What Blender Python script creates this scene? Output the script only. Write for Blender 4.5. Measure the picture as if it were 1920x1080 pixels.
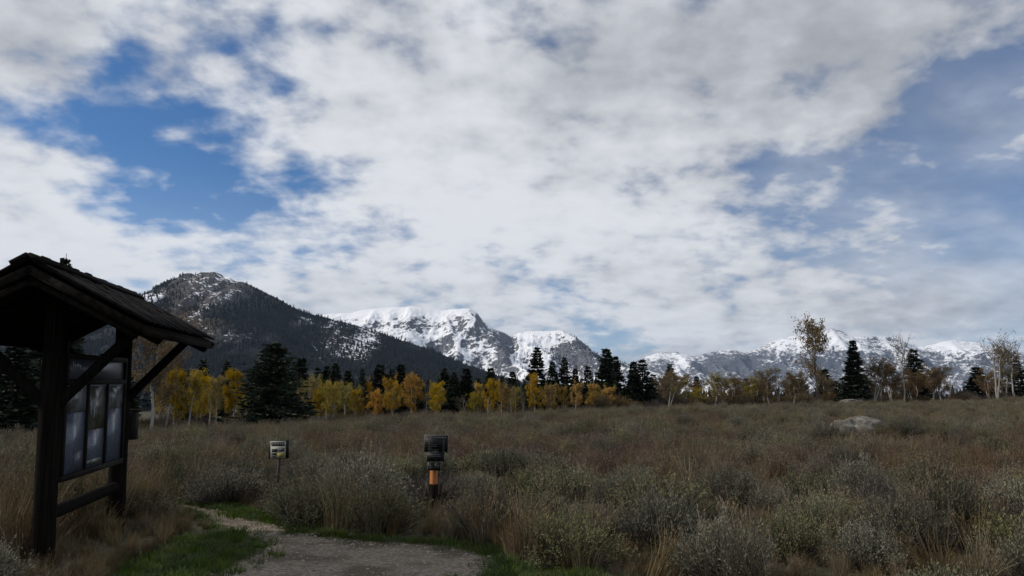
import bpy, bmesh, math, random
import numpy as np
from mathutils import Vector, Matrix, Euler
PI = math.pi
for o in list(bpy.data.objects): bpy.data.objects.remove(o)
SC = bpy.context.scene
COL = SC.collection
RNG = np.random.default_rng(7)

# ------------------------------------------------------------------ camera
F = 1430.0; PITCH = math.radians(8.2); EYE = 1.65; ROLL = 0.020
cam_d = bpy.data.cameras.new('camera'); cam = bpy.data.objects.new('camera', cam_d); COL.objects.link(cam)
cam_d.sensor_width = 36.0; cam_d.lens = 36.0 * F / 1920.0; cam_d.clip_start = 0.1; cam_d.clip_end = 60000
cam.matrix_world = Matrix.Translation((0, 0, EYE)) @ Matrix.Rotation(PI/2 + PITCH, 4, 'X') @ Matrix.Rotation(ROLL, 4, 'Z')
SC.camera = cam
# ------------------------------------------------------------------ light
SUN_EL = math.radians(33); SUN_AZ = math.radians(-90)          # azimuth clockwise from the view direction (+Y)
SUN = Vector((math.sin(SUN_AZ)*math.cos(SUN_EL), math.cos(SUN_AZ)*math.cos(SUN_EL), math.sin(SUN_EL)))
sl = bpy.data.lights.new('sun', 'SUN'); sl.energy = 2.9; sl.angle = math.radians(0.6); sl.color = (1, .91, .79)
so = bpy.data.objects.new('sun', sl); COL.objects.link(so); so.rotation_euler = SUN.to_track_quat('Z', 'Y').to_euler()
SC.view_settings.view_transform = 'Standard'; SC.view_settings.look = 'None'
SC.view_settings.exposure = 0.0; SC.view_settings.gamma = 1.0

def ray(px, py):
    a, b = px-960, py-540
    c, s = math.cos(ROLL), math.sin(ROLL)
    a, b = c*a + s*b, -s*a + c*b
    d = np.array([a/F, math.cos(PITCH) + b/F*math.sin(PITCH), math.sin(PITCH) - b/F*math.cos(PITCH)])
    return d/np.linalg.norm(d)
def azel(px, py):
    d = ray(px, py); return math.atan2(d[0], d[1]), math.asin(d[2])
def at_depth(px, py, Y):
    d = ray(px, py); return np.array([0, 0, EYE]) + d*(Y/d[1])

# ------------------------------------------------------------------ node helper
class NT:
    def __init__(s, tree): s.t = tree; s.n = tree.nodes; s.l = tree.links
    def node(s, ty, **kw):
        n = s.n.new(ty)
        for k, v in kw.items():
            if k.startswith('_'): setattr(n, k[1:], v)
            else: s.put(n.inputs[k.replace('__', ' ')], v)
        return n
    def put(s, sock, v):
        if isinstance(v, bpy.types.NodeSocket): s.l.new(v, sock)
        elif isinstance(v, tuple) and len(v) == 3 and sock.type == 'RGBA': sock.default_value = (*v, 1)
        else: sock.default_value = v
    def math(s, op, a, b=None, c=None, clamp=False):
        n = s.n.new('ShaderNodeMath'); n.operation = op; n.use_clamp = clamp
        for i, v in enumerate((a, b, c)):
            if v is not None: s.put(n.inputs[i], v)
        return n.outputs[0]
    def noise(s, vec, scale, detail=4, rough=.55, dist=0.0):
        n = s.n.new('ShaderNodeTexNoise'); n.inputs['Scale'].default_value = scale; n.inputs['Detail'].default_value = detail
        n.inputs['Roughness'].default_value = rough; n.inputs['Distortion'].default_value = dist
        if vec is not None: s.l.new(vec, n.inputs['Vector'])
        return n.outputs['Fac']
    def step(s, v, lo, hi, a=0.0, b=1.0):
        n = s.n.new('ShaderNodeMapRange'); n.interpolation_type = 'SMOOTHSTEP'
        for k, x in zip(('Value', 'From Min', 'From Max', 'To Min', 'To Max'), (v, lo, hi, a, b)): s.put(n.inputs[k], x)
        return n.outputs[0]
    def mix(s, f, a, b):
        n = s.n.new('ShaderNodeMix'); n.data_type = 'RGBA'
        s.put(n.inputs[0], f); s.put(n.inputs[6], a); s.put(n.inputs[7], b)
        return n.outputs[2]
    def vec(s, x, y, z):
        n = s.n.new('ShaderNodeCombineXYZ')
        for i, v in enumerate((x, y, z)): s.put(n.inputs[i], v)
        return n.outputs[0]

# ------------------------------------------------------------------ sky with broken cloud
W = bpy.data.worlds.new('World'); SC.world = W; W.use_nodes = True
w = NT(W.node_tree); w.n.clear()
sky = w.node('ShaderNodeTexSky', _sky_type='NISHITA', _sun_disc=False, _sun_elevation=SUN_EL, _sun_rotation=SUN_AZ % (2*PI),
             _altitude=2000.0, _air_density=1.0, _dust_density=0.3, _ozone_density=5.0)
g = w.n.new('ShaderNodeTexCoord').outputs['Generated']
sx = w.n.new('ShaderNodeSeparateXYZ'); w.l.new(g, sx.inputs[0]); X, Y, Z = sx.outputs
zz = w.math('ADD', w.math('MAXIMUM', Z, 0.0), 0.30)
U = w.math('DIVIDE', X, zz); V = w.math('DIVIDE', Y, zz)
q = w.vec(U, V, 0.35)
AZ = w.math('ARCTAN2', X, Y); EL = w.math('ARCSINE', Z)
def blobs(lst):
    tot = None
    for (px, py, wx, wy, amp) in lst:
        a0, e0 = azel(px, py)
        du = w.math('DIVIDE', w.math('SUBTRACT', AZ, a0), wx/F); dv = w.math('DIVIDE', w.math('SUBTRACT', EL, e0), wy/F)
        r2 = w.math('ADD', w.math('MULTIPLY', du, du), w.math('MULTIPLY', dv, dv))
        e = w.math('MULTIPLY', w.math('EXPONENT', w.math('MULTIPLY', r2, -1.0)), amp)
        tot = e if tot is None else w.math('ADD', tot, e)
    return tot
nA = w.noise(q, 2.6, 12, .58, .15)
nB = w.noise(q, 10.0, 7, .52, .1)
nC = w.noise(w.vec(U, V, 4.2), 2.0, 6, .55, .2)
cov = w.math('ADD', w.math('MULTIPLY', nA, .75), w.math('MULTIPLY_ADD', nB, .85, -.14))
cov = w.math('ADD', cov, blobs([
    (330, 300, 130, 85, -.36), (440, 350, 90, 60, -.20), (400, 210, 70, 45, -.18), (225, 100, 45, 75, -.30), (505, 45, 32, 28, -.24), (530, 157, 26, 20, -.22), (415, 85, 60, 20, -.16),
    (120, 235, 120, 40, -.20), (560, 325, 40, 30, -.16), (470, 480, 150, 22, -.14), (500, 520, 60, 18, -.12),
    (1800, 330, 200, 190, -.22), (1880, 190, 120, 110, -.12), (1480, 320, 110, 55, -.17), (1500, 165, 60, 40, -.14), (1880, 500, 150, 110, -.12), (1100, 565, 150, 26, -.17), (1130, 640, 110, 30, -.20), (985, 600, 60, 20, -.12),
    (575, 420, 110, 60, -.11), (260, 390, 110, 30, -.10), (640, 360, 60, 60, -.06), (330, 255, 40, 14, .20), (380, 275, 30, 10, .16), (505, 300, 30, 16, .26), (70, 320, 120, 60, .18), (130, 470, 200, 90, .12), (850, 300, 260, 200, .16), (1200, 200, 300, 200, .14), (680, 130, 90, 90, .10), (790, 60, 110, 70, .16), (330, 150, 60, 25, .10), (1640, 175, 60, 45, .16), (1350, 580, 280, 75, .24), (760, 520, 240, 60, .08), (40, 60, 130, 90, .12), (1600, 40, 300, 70, .16)]))
fac = w.step(cov, .35, .76)
thin = w.step(cov, .34, .62, 0.0, .22)
fac = w.math('MAXIMUM', fac, thin)
veil = w.math('MULTIPLY', blobs([(1720, 380, 360, 280, .74), (1480, 600, 420, 75, .62)]), w.step(nC, .30, .62, .45, 1.0))
fac = w.math('MAXIMUM', fac, veil)
hz = w.step(EL, 0.0, .30, .40, 0.0)                                  # milky air low over the mountains
fac = w.math('MAXIMUM', fac, hz)
lum = w.math('ADD', w.math('MULTIPLY', nB, .62), w.math('MULTIPLY', nC, .52))
lum = w.math('ADD', lum, blobs([(1620, 70, 420, 120, -.17), (60, 60, 190, 110, -.18), (1250, 120, 300, 150, -.08), (150, 400, 260, 130, .18), (880, 30, 60, 50, .12), (950, 430, 380, 170, .12), (1250, 610, 240, 50, .14), (1740, 590, 220, 45, -.16), (1700, 300, 260, 200, -.10)]))
ccol = w.mix(w.step(lum, .24, .80), (.37, .39, .43), (.77, .79, .83))
hs_ = w.node('ShaderNodeHueSaturation', Saturation=1.14, Color=sky.outputs[0])
bs = w.node('ShaderNodeBackground', Color=hs_.outputs[0], Strength=0.095)
bc = w.node('ShaderNodeBackground', Color=ccol, Strength=1.0)
ms = w.n.new('ShaderNodeMixShader'); w.put(ms.inputs[0], fac); w.l.new(bs.outputs[0], ms.inputs[1]); w.l.new(bc.outputs[0], ms.inputs[2])
wo = w.n.new('ShaderNodeOutputWorld'); w.l.new(ms.outputs[0], wo.inputs['Surface'])

# ------------------------------------------------------------------ materials
MATS = {}
def material(name, c1, c2=None, scale=5.0, rough=.9, c3=None, scale3=1.0, rnd=0.0, transl=0.0, bump=0.0, spec=.2, stretch=None, lo=.35, hi=.65):
    m = bpy.data.materials.new(name); m.use_nodes = True; n = NT(m.node_tree); n.n.clear()
    tc = n.n.new('ShaderNodeTexCoord').outputs['Object']
    if stretch:
        mp = n.n.new('ShaderNodeMapping'); n.l.new(tc, mp.inputs[0]); mp.inputs['Scale'].default_value = stretch; tc = mp.outputs[0]
    col = c1
    nz = n.noise(tc, scale, 6, .6)
    if c2: col = n.mix(n.step(nz, lo, hi), c1, c2)
    if c3: col = n.mix(n.step(n.noise(tc, scale3, 3, .6), .45, .62), col, c3)
    if rnd:
        oi = n.n.new('ShaderNodeObjectInfo').outputs['Random']
        hs = n.n.new('ShaderNodeHueSaturation'); n.put(hs.inputs['Color'], col)
        n.put(hs.inputs['Value'], n.math('MULTIPLY_ADD', oi, rnd, 1 - rnd/2))
        o2 = n.math('FRACT', n.math('MULTIPLY', oi, 7.31))
        n.put(hs.inputs['Hue'], n.math('MULTIPLY_ADD', o2, .05*rnd, .5 - .025*rnd)); n.put(hs.inputs['Saturation'], n.math('MULTIPLY_ADD', n.math('FRACT', n.math('MULTIPLY', oi, 13.7)), rnd, 1 - rnd/2))
        col = hs.outputs[0]
    b = n.n.new('ShaderNodeBsdfPrincipled'); n.put(b.inputs['Base Color'], col); b.inputs['Roughness'].default_value = rough
    b.inputs['Specular IOR Level'].default_value = spec
    if bump:
        bp = n.n.new('ShaderNodeBump'); bp.inputs['Strength'].default_value = bump; n.put(bp.inputs['Height'], nz); n.l.new(bp.outputs[0], b.inputs['Normal'])
    out = n.n.new('ShaderNodeOutputMaterial'); sh = b.outputs[0]
    if transl:
        t = n.n.new('ShaderNodeBsdfTranslucent'); n.put(t.inputs[0], col)
        mx = n.n.new('ShaderNodeMixShader'); mx.inputs[0].default_value = transl; n.l.new(sh, mx.inputs[1]); n.l.new(t.outputs[0], mx.inputs[2]); sh = mx.outputs[0]
    n.l.new(sh, out.inputs['Surface']); MATS[name] = m
    return m
material('sage_leaf', (.138, .140, .079), (.212, .211, .132), 3.0, rnd=.7, transl=.15)
material('sage_stem', (.060, .050, .042), (.10, .085, .07), 8, rnd=.4)
material('seed_stalk', (.125, .10, .07), (.18, .148, .105), 6, rnd=.5)
material('dry_weed', (.090, .062, .046), (.14, .100, .074), 4, rnd=.6, transl=.1)
material('straw', (.115, .086, .047), (.18, .14, .083), 4, rnd=.5, transl=.15)
material('dead_twig', (.05, .045, .043), (.09, .083, .08), 9, rnd=.4)
material('lawn_blade', (.055, .085, .020), (.09, .125, .036), 5, rnd=.6, transl=.2)
material('soil', (.032, .026, .018), (.075, .06, .042), 11, c3=(.045, .048, .026), scale3=.35, bump=.4)
material('lawn_soil', (.045, .055, .02), (.07, .066, .032), 2.0, bump=.3)
material('gravel', (.12, .097, .072), (.25, .21, .165), 24, c3=(.09, .07, .049), scale3=1.1, bump=.9)
material('pebble', (.15, .126, .098), (.31, .27, .22), 9, rnd=.7)
material('aspen_bark', (.31, .295, .26), (.055, .05, .045), 2.2, stretch=(1, 1, 2.6), lo=.56, hi=.66, rough=.8)
material('grey_bark', (.13, .115, .10), (.06, .052, .045), 3, stretch=(1, 1, .4))
material('twig_bark', (.13, .108, .085), (.08, .066, .055), 3)
material('leaf_gold', (.43, .28, .034), (.29, .205, .033), 7.0, rnd=.35, transl=.3)
material('leaf_orange', (.48, .275, .027), (.35, .205, .028), 7.0, rnd=.3, transl=.3)
material('leaf_olive', (.30, .235, .048), (.19, .17, .042), 7.0, rnd=.4, transl=.3)
material('leaf_brown', (.185, .128, .062), (.125, .095, .056), 7.0, rnd=.4, transl=.25)
material('needle', (.013, .021, .012), (.027, .039, .021), 1.2, rnd=.5, rough=.8)
material('needle_far', (.012, .016, .018), (.021, .026, .028), .2, rnd=.7, rough=.9)
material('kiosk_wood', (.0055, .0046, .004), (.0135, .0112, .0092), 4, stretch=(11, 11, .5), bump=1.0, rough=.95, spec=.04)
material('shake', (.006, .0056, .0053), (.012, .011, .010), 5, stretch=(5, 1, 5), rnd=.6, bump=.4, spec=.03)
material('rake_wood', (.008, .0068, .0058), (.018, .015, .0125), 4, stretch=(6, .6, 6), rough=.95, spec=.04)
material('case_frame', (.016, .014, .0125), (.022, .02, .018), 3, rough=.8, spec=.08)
material('case_header', (.055, .062, .078), (.07, .078, .095), 2, rough=.35, spec=.4)
material('poster_text', (.11, .135, .19), (.05, .062, .092), 1, rough=.3, spec=.5, stretch=(3, 26, 95), lo=.42, hi=.58)
material('poster_picture', (.035, .042, .045), (.20, .22, .24), 7, rough=.3, spec=.5)
material('poster_green', (.03, .04, .022), (.10, .11, .10), 9, rough=.3, spec=.5)
material('print_pale', (.30, .32, .34), rough=.5)
material('iron', (.03, .028, .027), (.06, .045, .035), 12, rough=.6)
material('sign_black', (.006, .007, .0065), (.009, .010, .0095), 8, rough=.55)
material('sign_print', (.13, .13, .125), (.09, .09, .09), 30)
material('sign_edge', (.13, .13, .125), (.18, .18, .175), 20)
material('post_wood', (.33, .125, .035), (.24, .085, .025), 5, stretch=(8, 8, .8), rough=.7)
material('paper', (.40, .39, .35), (.33, .32, .29), 8, rough=.6)
material('ink', (.022, .024, .02), (.04, .042, .036), 30)
material('ink_grey', (.20, .21, .22), (.10, .10, .11), 60)
material('ink_yellow', (.26, .23, .08), (.20, .19, .06), 40)
material('plate_white', (.42, .41, .46), (.36, .36, .40), 8)
material('plate_blue', (.09, .09, .17), rough=.6)
material('boulder', (.11, .104, .09), (.25, .238, .21), 3.2, c3=(.095, .088, .074), scale3=4.5, bump=.9)

def mountain_mat(name, rock1, rock2, fine, streak, soft=.10, k1=2.2, k2=1.5):
    m = bpy.data.materials.new(name); m.use_nodes = True; n = NT(m.node_tree); n.n.clear()
    pos = n.n.new('ShaderNodeNewGeometry').outputs['Position']
    at = n.n.new('ShaderNodeAttribute'); at.attribute_name = 'snow'; s = at.outputs['Fac']
    ab = n.n.new('ShaderNodeAttribute'); ab.attribute_name = 'brown'
    mp = n.n.new('ShaderNodeMapping'); n.l.new(pos, mp.inputs[0]); mp.inputs['Scale'].default_value = streak
    f1 = n.noise(mp.outputs[0], fine, 6, .68); f2 = n.noise(pos, fine*2.6, 4, .65)
    v = n.math('ADD', s, n.math('MULTIPLY', n.math('SUBTRACT', f1, .5), k1)); v = n.math('ADD', v, n.math('MULTIPLY', n.math('SUBTRACT', f2, .5), k2))
    rock = n.mix(n.step(f2, .35, .65), rock1, rock2)
    rock = n.mix(ab.outputs['Fac'], rock, n.mix(f2, (.075, .045, .022), (.11, .07, .03)))
    aw = n.n.new('ShaderNodeAttribute'); aw.attribute_name = 'wood'; rock = n.mix(aw.outputs['Fac'], rock, (.014, .017, .019))
    c = n.mix(n.step(v, .5 - soft, .5 + soft), rock, (.84, .86, .90))
    b = n.n.new('ShaderNodeBsdfPrincipled'); n.put(b.inputs['Base Color'], c); b.inputs['Roughness'].default_value = .9; b.inputs['Specular IOR Level'].default_value = .1
    bp = n.n.new('ShaderNodeBump'); bp.inputs['Strength'].default_value = .5; bp.inputs['Distance'].default_value = .12/fine
    n.put(bp.inputs['Height'], f1); n.l.new(bp.outputs[0], b.inputs['Normal'])
    o = n.n.new('ShaderNodeOutputMaterial'); n.l.new(b.outputs[0], o.inputs['Surface']); MATS[name] = m
mountain_mat('forest_mountain', (.040, .040, .041), (.10, .097, .095), 1/22, (1, 1, .55))
mountain_mat('snow_mountain', (.075, .08, .095), (.15, .155, .17), 1/48, (1, 1, .5), .16, 1.6, .9)
mountain_mat('far_mountain', (.075, .085, .105), (.13, .14, .165), 1/60, (1, 1, .5), .24, 1.9, 1.1)

# ------------------------------------------------------------------ mesh helpers
def mesh_np(name, V, Fq, mats=(), mi=None, smooth=False):
    V = np.asarray(V, np.float32); Fq = np.asarray(Fq, np.int32); k = Fq.shape[1]
    me = bpy.data.meshes.new(name); me.vertices.add(len(V)); me.vertices.foreach_set('co', V.ravel())
    me.loops.add(Fq.size); me.loops.foreach_set('vertex_index', Fq.ravel())
    me.polygons.add(len(Fq)); me.polygons.foreach_set('loop_start', np.arange(0, Fq.size, k, dtype=np.int32))
    for m in mats: me.materials.append(MATS[m])
    if mi is not None: me.polygons.foreach_set('material_index', np.asarray(mi, np.int32))
    if smooth: me.polygons.foreach_set('use_smooth', np.ones(len(Fq), bool))
    me.update(calc_edges=True); me.validate(); return me
def link(name, me, parent=None, loc=(0, 0, 0), rot=(0, 0, 0), scale=(1, 1, 1)):
    o = bpy.data.objects.new(name, me); COL.objects.link(o); o.location = loc; o.rotation_euler = rot; o.scale = scale
    if parent is not None: o.parent = parent
    return o
def tag(o, label, cat, group=None, kind=None):
    if label: o['label'] = label
    if cat: o['category'] = cat
    if group: o['group'] = group
    if kind: o['kind'] = kind
    return o
def empty(name, loc, rot=(0, 0, 0)):
    o = link(name, None, None, loc, rot); o.empty_display_size = .2; return o
class MB:
    """quads collected into one mesh"""
    def __init__(s): s.V = []; s.F = []; s.M = []; s.n = 0
    def add(s, V, Fq, m=0):
        V = np.asarray(V, float).reshape(-1, 3); Fq = np.asarray(Fq, int).reshape(-1, 4)
        s.V.append(V); s.F.append(Fq + s.n); s.M.append(np.full(len(Fq), m)); s.n += len(V); return s
    def box(s, lo, hi, m=0, R=None, at=(0, 0, 0)):
        x0, y0, z0 = lo; x1, y1, z1 = hi
        V = np.array([(x0,y0,z0),(x1,y0,z0),(x1,y1,z0),(x0,y1,z0),(x0,y0,z1),(x1,y0,z1),(x1,y1,z1),(x0,y1,z1)], float)
        if R is not None: V = V @ np.array(R).T
        return s.add(V + np.array(at), [(0,3,2,1),(4,5,6,7),(0,1,5,4),(1,2,6,5),(2,3,7,6),(3,0,4,7)], m)
    def tubes(s, A, B, ra, rb, sides=4, m=0):
        A = np.asarray(A, float).reshape(-1, 3); B = np.asarray(B, float).reshape(-1, 3); n = len(A)
        ra = np.broadcast_to(ra, n); rb = np.broadcast_to(rb, n)
        d = B - A; d = d/np.maximum(np.linalg.norm(d, axis=1, keepdims=True), 1e-9)
        up = np.where(np.abs(d[:, 2:3]) > .9, np.array([[1., 0, 0]]), np.array([[0, 0, 1.]]))
        u = np.cross(d, up); u /= np.linalg.norm(u, axis=1, keepdims=True); v = np.cross(d, u)
        t = np.arange(sides)*2*PI/sides; c, sn = np.cos(t), np.sin(t)
        ring = u[:, None]*c[None, :, None] + v[:, None]*sn[None, :, None]
        VV = np.concatenate([A[:, None] + ring*ra[:, None, None], B[:, None] + ring*rb[:, None, None]], 1).reshape(-1, 3)
        i = np.arange(sides); j = (i+1) % sides
        q_ = np.stack([i, i+sides, j+sides, j], 1)
        FF = (q_[None] + (np.arange(n)*2*sides)[:, None, None]).reshape(-1, 4)
        return s.add(VV, FF, m)
    def leaves(s, P, D, L, Wd, rng, m=0):
        P = np.asarray(P, float); n = len(P); D = D/np.maximum(np.linalg.norm(D, axis=1, keepdims=True), 1e-9)
        r = rng.normal(size=(n, 3)); u = np.cross(D, r); u /= np.maximum(np.linalg.norm(u, axis=1, keepdims=True), 1e-9)
        L = np.broadcast_to(L, n)[:, None]; Wd = np.broadcast_to(Wd, n)[:, None]
        VV = np.stack([P, P + D*L*.55 - u*Wd*.5, P + D*L, P + D*L*.5 + u*Wd*.5], 1).reshape(-1, 3)
        return s.add(VV, np.arange(4*n).reshape(-1, 4), m)
    def mesh(s, name, mats, smooth=False):
        return mesh_np(name, np.concatenate(s.V), np.concatenate(s.F), mats, np.concatenate(s.M), smooth)

# ---- numpy gradient-ish noise
def vnoise(x, y, seed=0):
    def h(i, j):
        n = (i.astype(np.int64)*374761393 + j.astype(np.int64)*668265263 + seed*982451653) & 0xffffffff
        n = ((n ^ (n >> 13))*1274126177) & 0xffffffff
        return ((n ^ (n >> 16)) & 0xffff)/65535.0
    xi, yi = np.floor(x), np.floor(y); fx, fy = x-xi, y-yi
    fx = fx*fx*fx*(fx*(fx*6-15)+10); fy = fy*fy*fy*(fy*(fy*6-15)+10)
    a, b, c, d = h(xi, yi), h(xi+1, yi), h(xi, yi+1), h(xi+1, yi+1)
    return (a*(1-fx)+b*fx)*(1-fy) + (c*(1-fx)+d*fx)*fy
def fbm(x, y, seed=0, oct=5, gain=.5, ridged=False):
    t = 0; a = 1; s = 0
    for o in range(oct):
        n = vnoise(x*2**o + 17.3*o, y*2**o - 9.1*o, seed+o)
        if ridged: n = 1 - np.abs(2*n-1)
        t = t + n*a; s += a; a *= gain
    return t/s
def smooth(t): t = np.clip(t, 0, 1); return t*t*(3-2*t)

# ------------------------------------------------------------------ ground
TPX = np.array([-1500, -400, 280, 600, 900, 1200, 1500, 1900, 2500, 4500])
TD = np.array([45, 45, 48, 58, 68, 80, 92, 94, 90, 60.])
TY = np.array([812, 818, 812, 790, 780, 768, 758, 754, 760, 775.])
TA = np.arctan((TPX-960)/F)
TZ = np.array([at_depth(px, y, d)[2] - .45 for px, y, d in zip(np.clip(TPX, 0, 1920), TY, TD)])
def hz_(x, y):
    x = np.asarray(x, float); y = np.asarray(y, float)
    r = np.hypot(x, y); a = np.arctan2(x, y)
    ax = np.concatenate([[-PI, -1.6], TA, [1.6, PI]]); zx = np.concatenate([[0, 0], TZ, [0, 0]]); dx = np.concatenate([[45, 45], TD, [60, 60]])
    z = np.interp(a, ax, zx); D = np.interp(a, ax, dx)
    t = smooth((r-15)/(D*1.08-15))
    und = (fbm(x/14, y/14, 3, 3)-.5)*.55*smooth((r-15)/25)*(1-smooth((r-110)/60))
    return z*t*(1 - smooth((r-250)/900)) + und
def hit(px, py, r0=6, r1=140):
    d = ray(px, py); t = np.linspace(r0, r1, 4000)/math.hypot(d[0], d[1])
    P = np.array([0, 0, EYE]) + t[:, None]*d
    below = P[:, 2] <= hz_(P[:, 0], P[:, 1])
    i = int(np.argmax(below)) if below.any() else len(t)-1
    return np.array([P[i, 0], P[i, 1], float(hz_(P[i, 0], P[i, 1]))])
def flat(px, py):
    d = ray(px, py); t = -EYE/d[2]; return np.array([d[0]*t, d[1]*t])
rr = np.concatenate([np.linspace(.6, 15, 22), np.geomspace(15.6, 130, 110), np.geomspace(135, 26000, 50)]); na = 420
th = np.arange(na)*2*PI/na
GX = rr[:, None]*np.sin(th); GY = rr[:, None]*np.cos(th); GZ = hz_(GX, GY)
GV = np.concatenate([[[0, 0, 0]], np.stack([GX, GY, GZ], -1).reshape(-1, 3)])
i, j = np.meshgrid(np.arange(len(rr)-1), np.arange(na), indexing='ij'); jn = (j+1) % na
GF = np.stack([1+i*na+j, 1+i*na+jn, 1+(i+1)*na+jn, 1+(i+1)*na+j], -1).reshape(-1, 4)
cj = np.arange(na); GF = np.concatenate([GF, np.stack([0*cj, 0*cj, 1+(cj+1) % na, 1+cj], 1)])
def ground_mesh():
    me = bpy.data.meshes.new('ground')
    me.from_pydata(GV.tolist(), [], [tuple(f) if f[0] != f[1] else tuple(f[1:]) for f in GF.tolist()])
    me.materials.append(MATS['soil']); me.polygons.foreach_set('use_smooth', np.ones(len(me.polygons), bool)); return me
tag(link('ground', ground_mesh()), 'dry brown soil of the open field', None, kind='structure')

def poly_px(L): return np.array([flat(*p) for p in L])
def inside(P, poly):
    x, y = P[:, 0], P[:, 1]; r = np.zeros(len(P), bool); n = len(poly)
    for k in range(n):
        x0, y0 = poly[k]; x1, y1 = poly[(k+1) % n]
        c = ((y0 > y) != (y1 > y)); r ^= c & (x < (x1-x0)*(y-y0)/(y1-y0+1e-12) + x0)
    return r
def chaikin(P, n=3):
    for _ in range(n):
        Q = np.roll(P, -1, 0); P = np.stack([.75*P+.25*Q, .25*P+.75*Q], 1).reshape(-1, 2)
    return P
near = np.array([[.6, 5.2], [.2, 3], [.4, -4], [-1.6, -4], [-1.8, 3], [-2.6, 6.3]])
path_poly = chaikin(np.concatenate([poly_px([(412, 1082), (470, 1052), (498, 1030), (470, 1008), (420, 985), (370, 968), (330, 955), (322, 944), (400, 957), (460, 973), (520, 992), (600, 1008), (720, 1019), (860, 1027), (918, 1045), (930, 1066), (860, 1100)]), near]), 3)
lawn_poly = chaikin(np.concatenate([poly_px([(215, 1100), (255, 1050), (330, 1012), (400, 1000), (372, 975), (310, 962), (300, 938), (400, 940), (480, 958), (560, 984), (640, 1002), (760, 1012), (900, 1020), (950, 1034), (965, 1052), (1040, 1068), (1180, 1090)]), [[3.2, 6], [3.2, -5], [-3.5, -5], [-4.4, 5.5]]]), 3)
def sheet(name, poly, z, m, wob):
    c = poly; n = len(c); P = c + (np.stack([fbm(c[:, 0]*3, c[:, 1]*3, 5, 3), fbm(c[:, 0]*3, c[:, 1]*3, 9, 3)], 1)-.5)*wob
    bm = bmesh.new(); vs = [bm.verts.new((p[0], p[1], z)) for p in P]; f = bm.faces.new(vs)
    if f.normal.z < 0: f.normal_flip()
    bmesh.ops.triangulate(bm, faces=[f]); me = bpy.data.meshes.new(name); bm.to_mesh(me); bm.free(); me.materials.append(MATS[m]); return link(name, me)
tag(sheet('lawn', lawn_poly, .006, 'lawn_soil', .25), 'mown green verge beside the gravel path', None, kind='structure')
tag(sheet('path', path_poly, .012, 'gravel', .35), 'curving pale gravel path', None, kind='structure')

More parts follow.
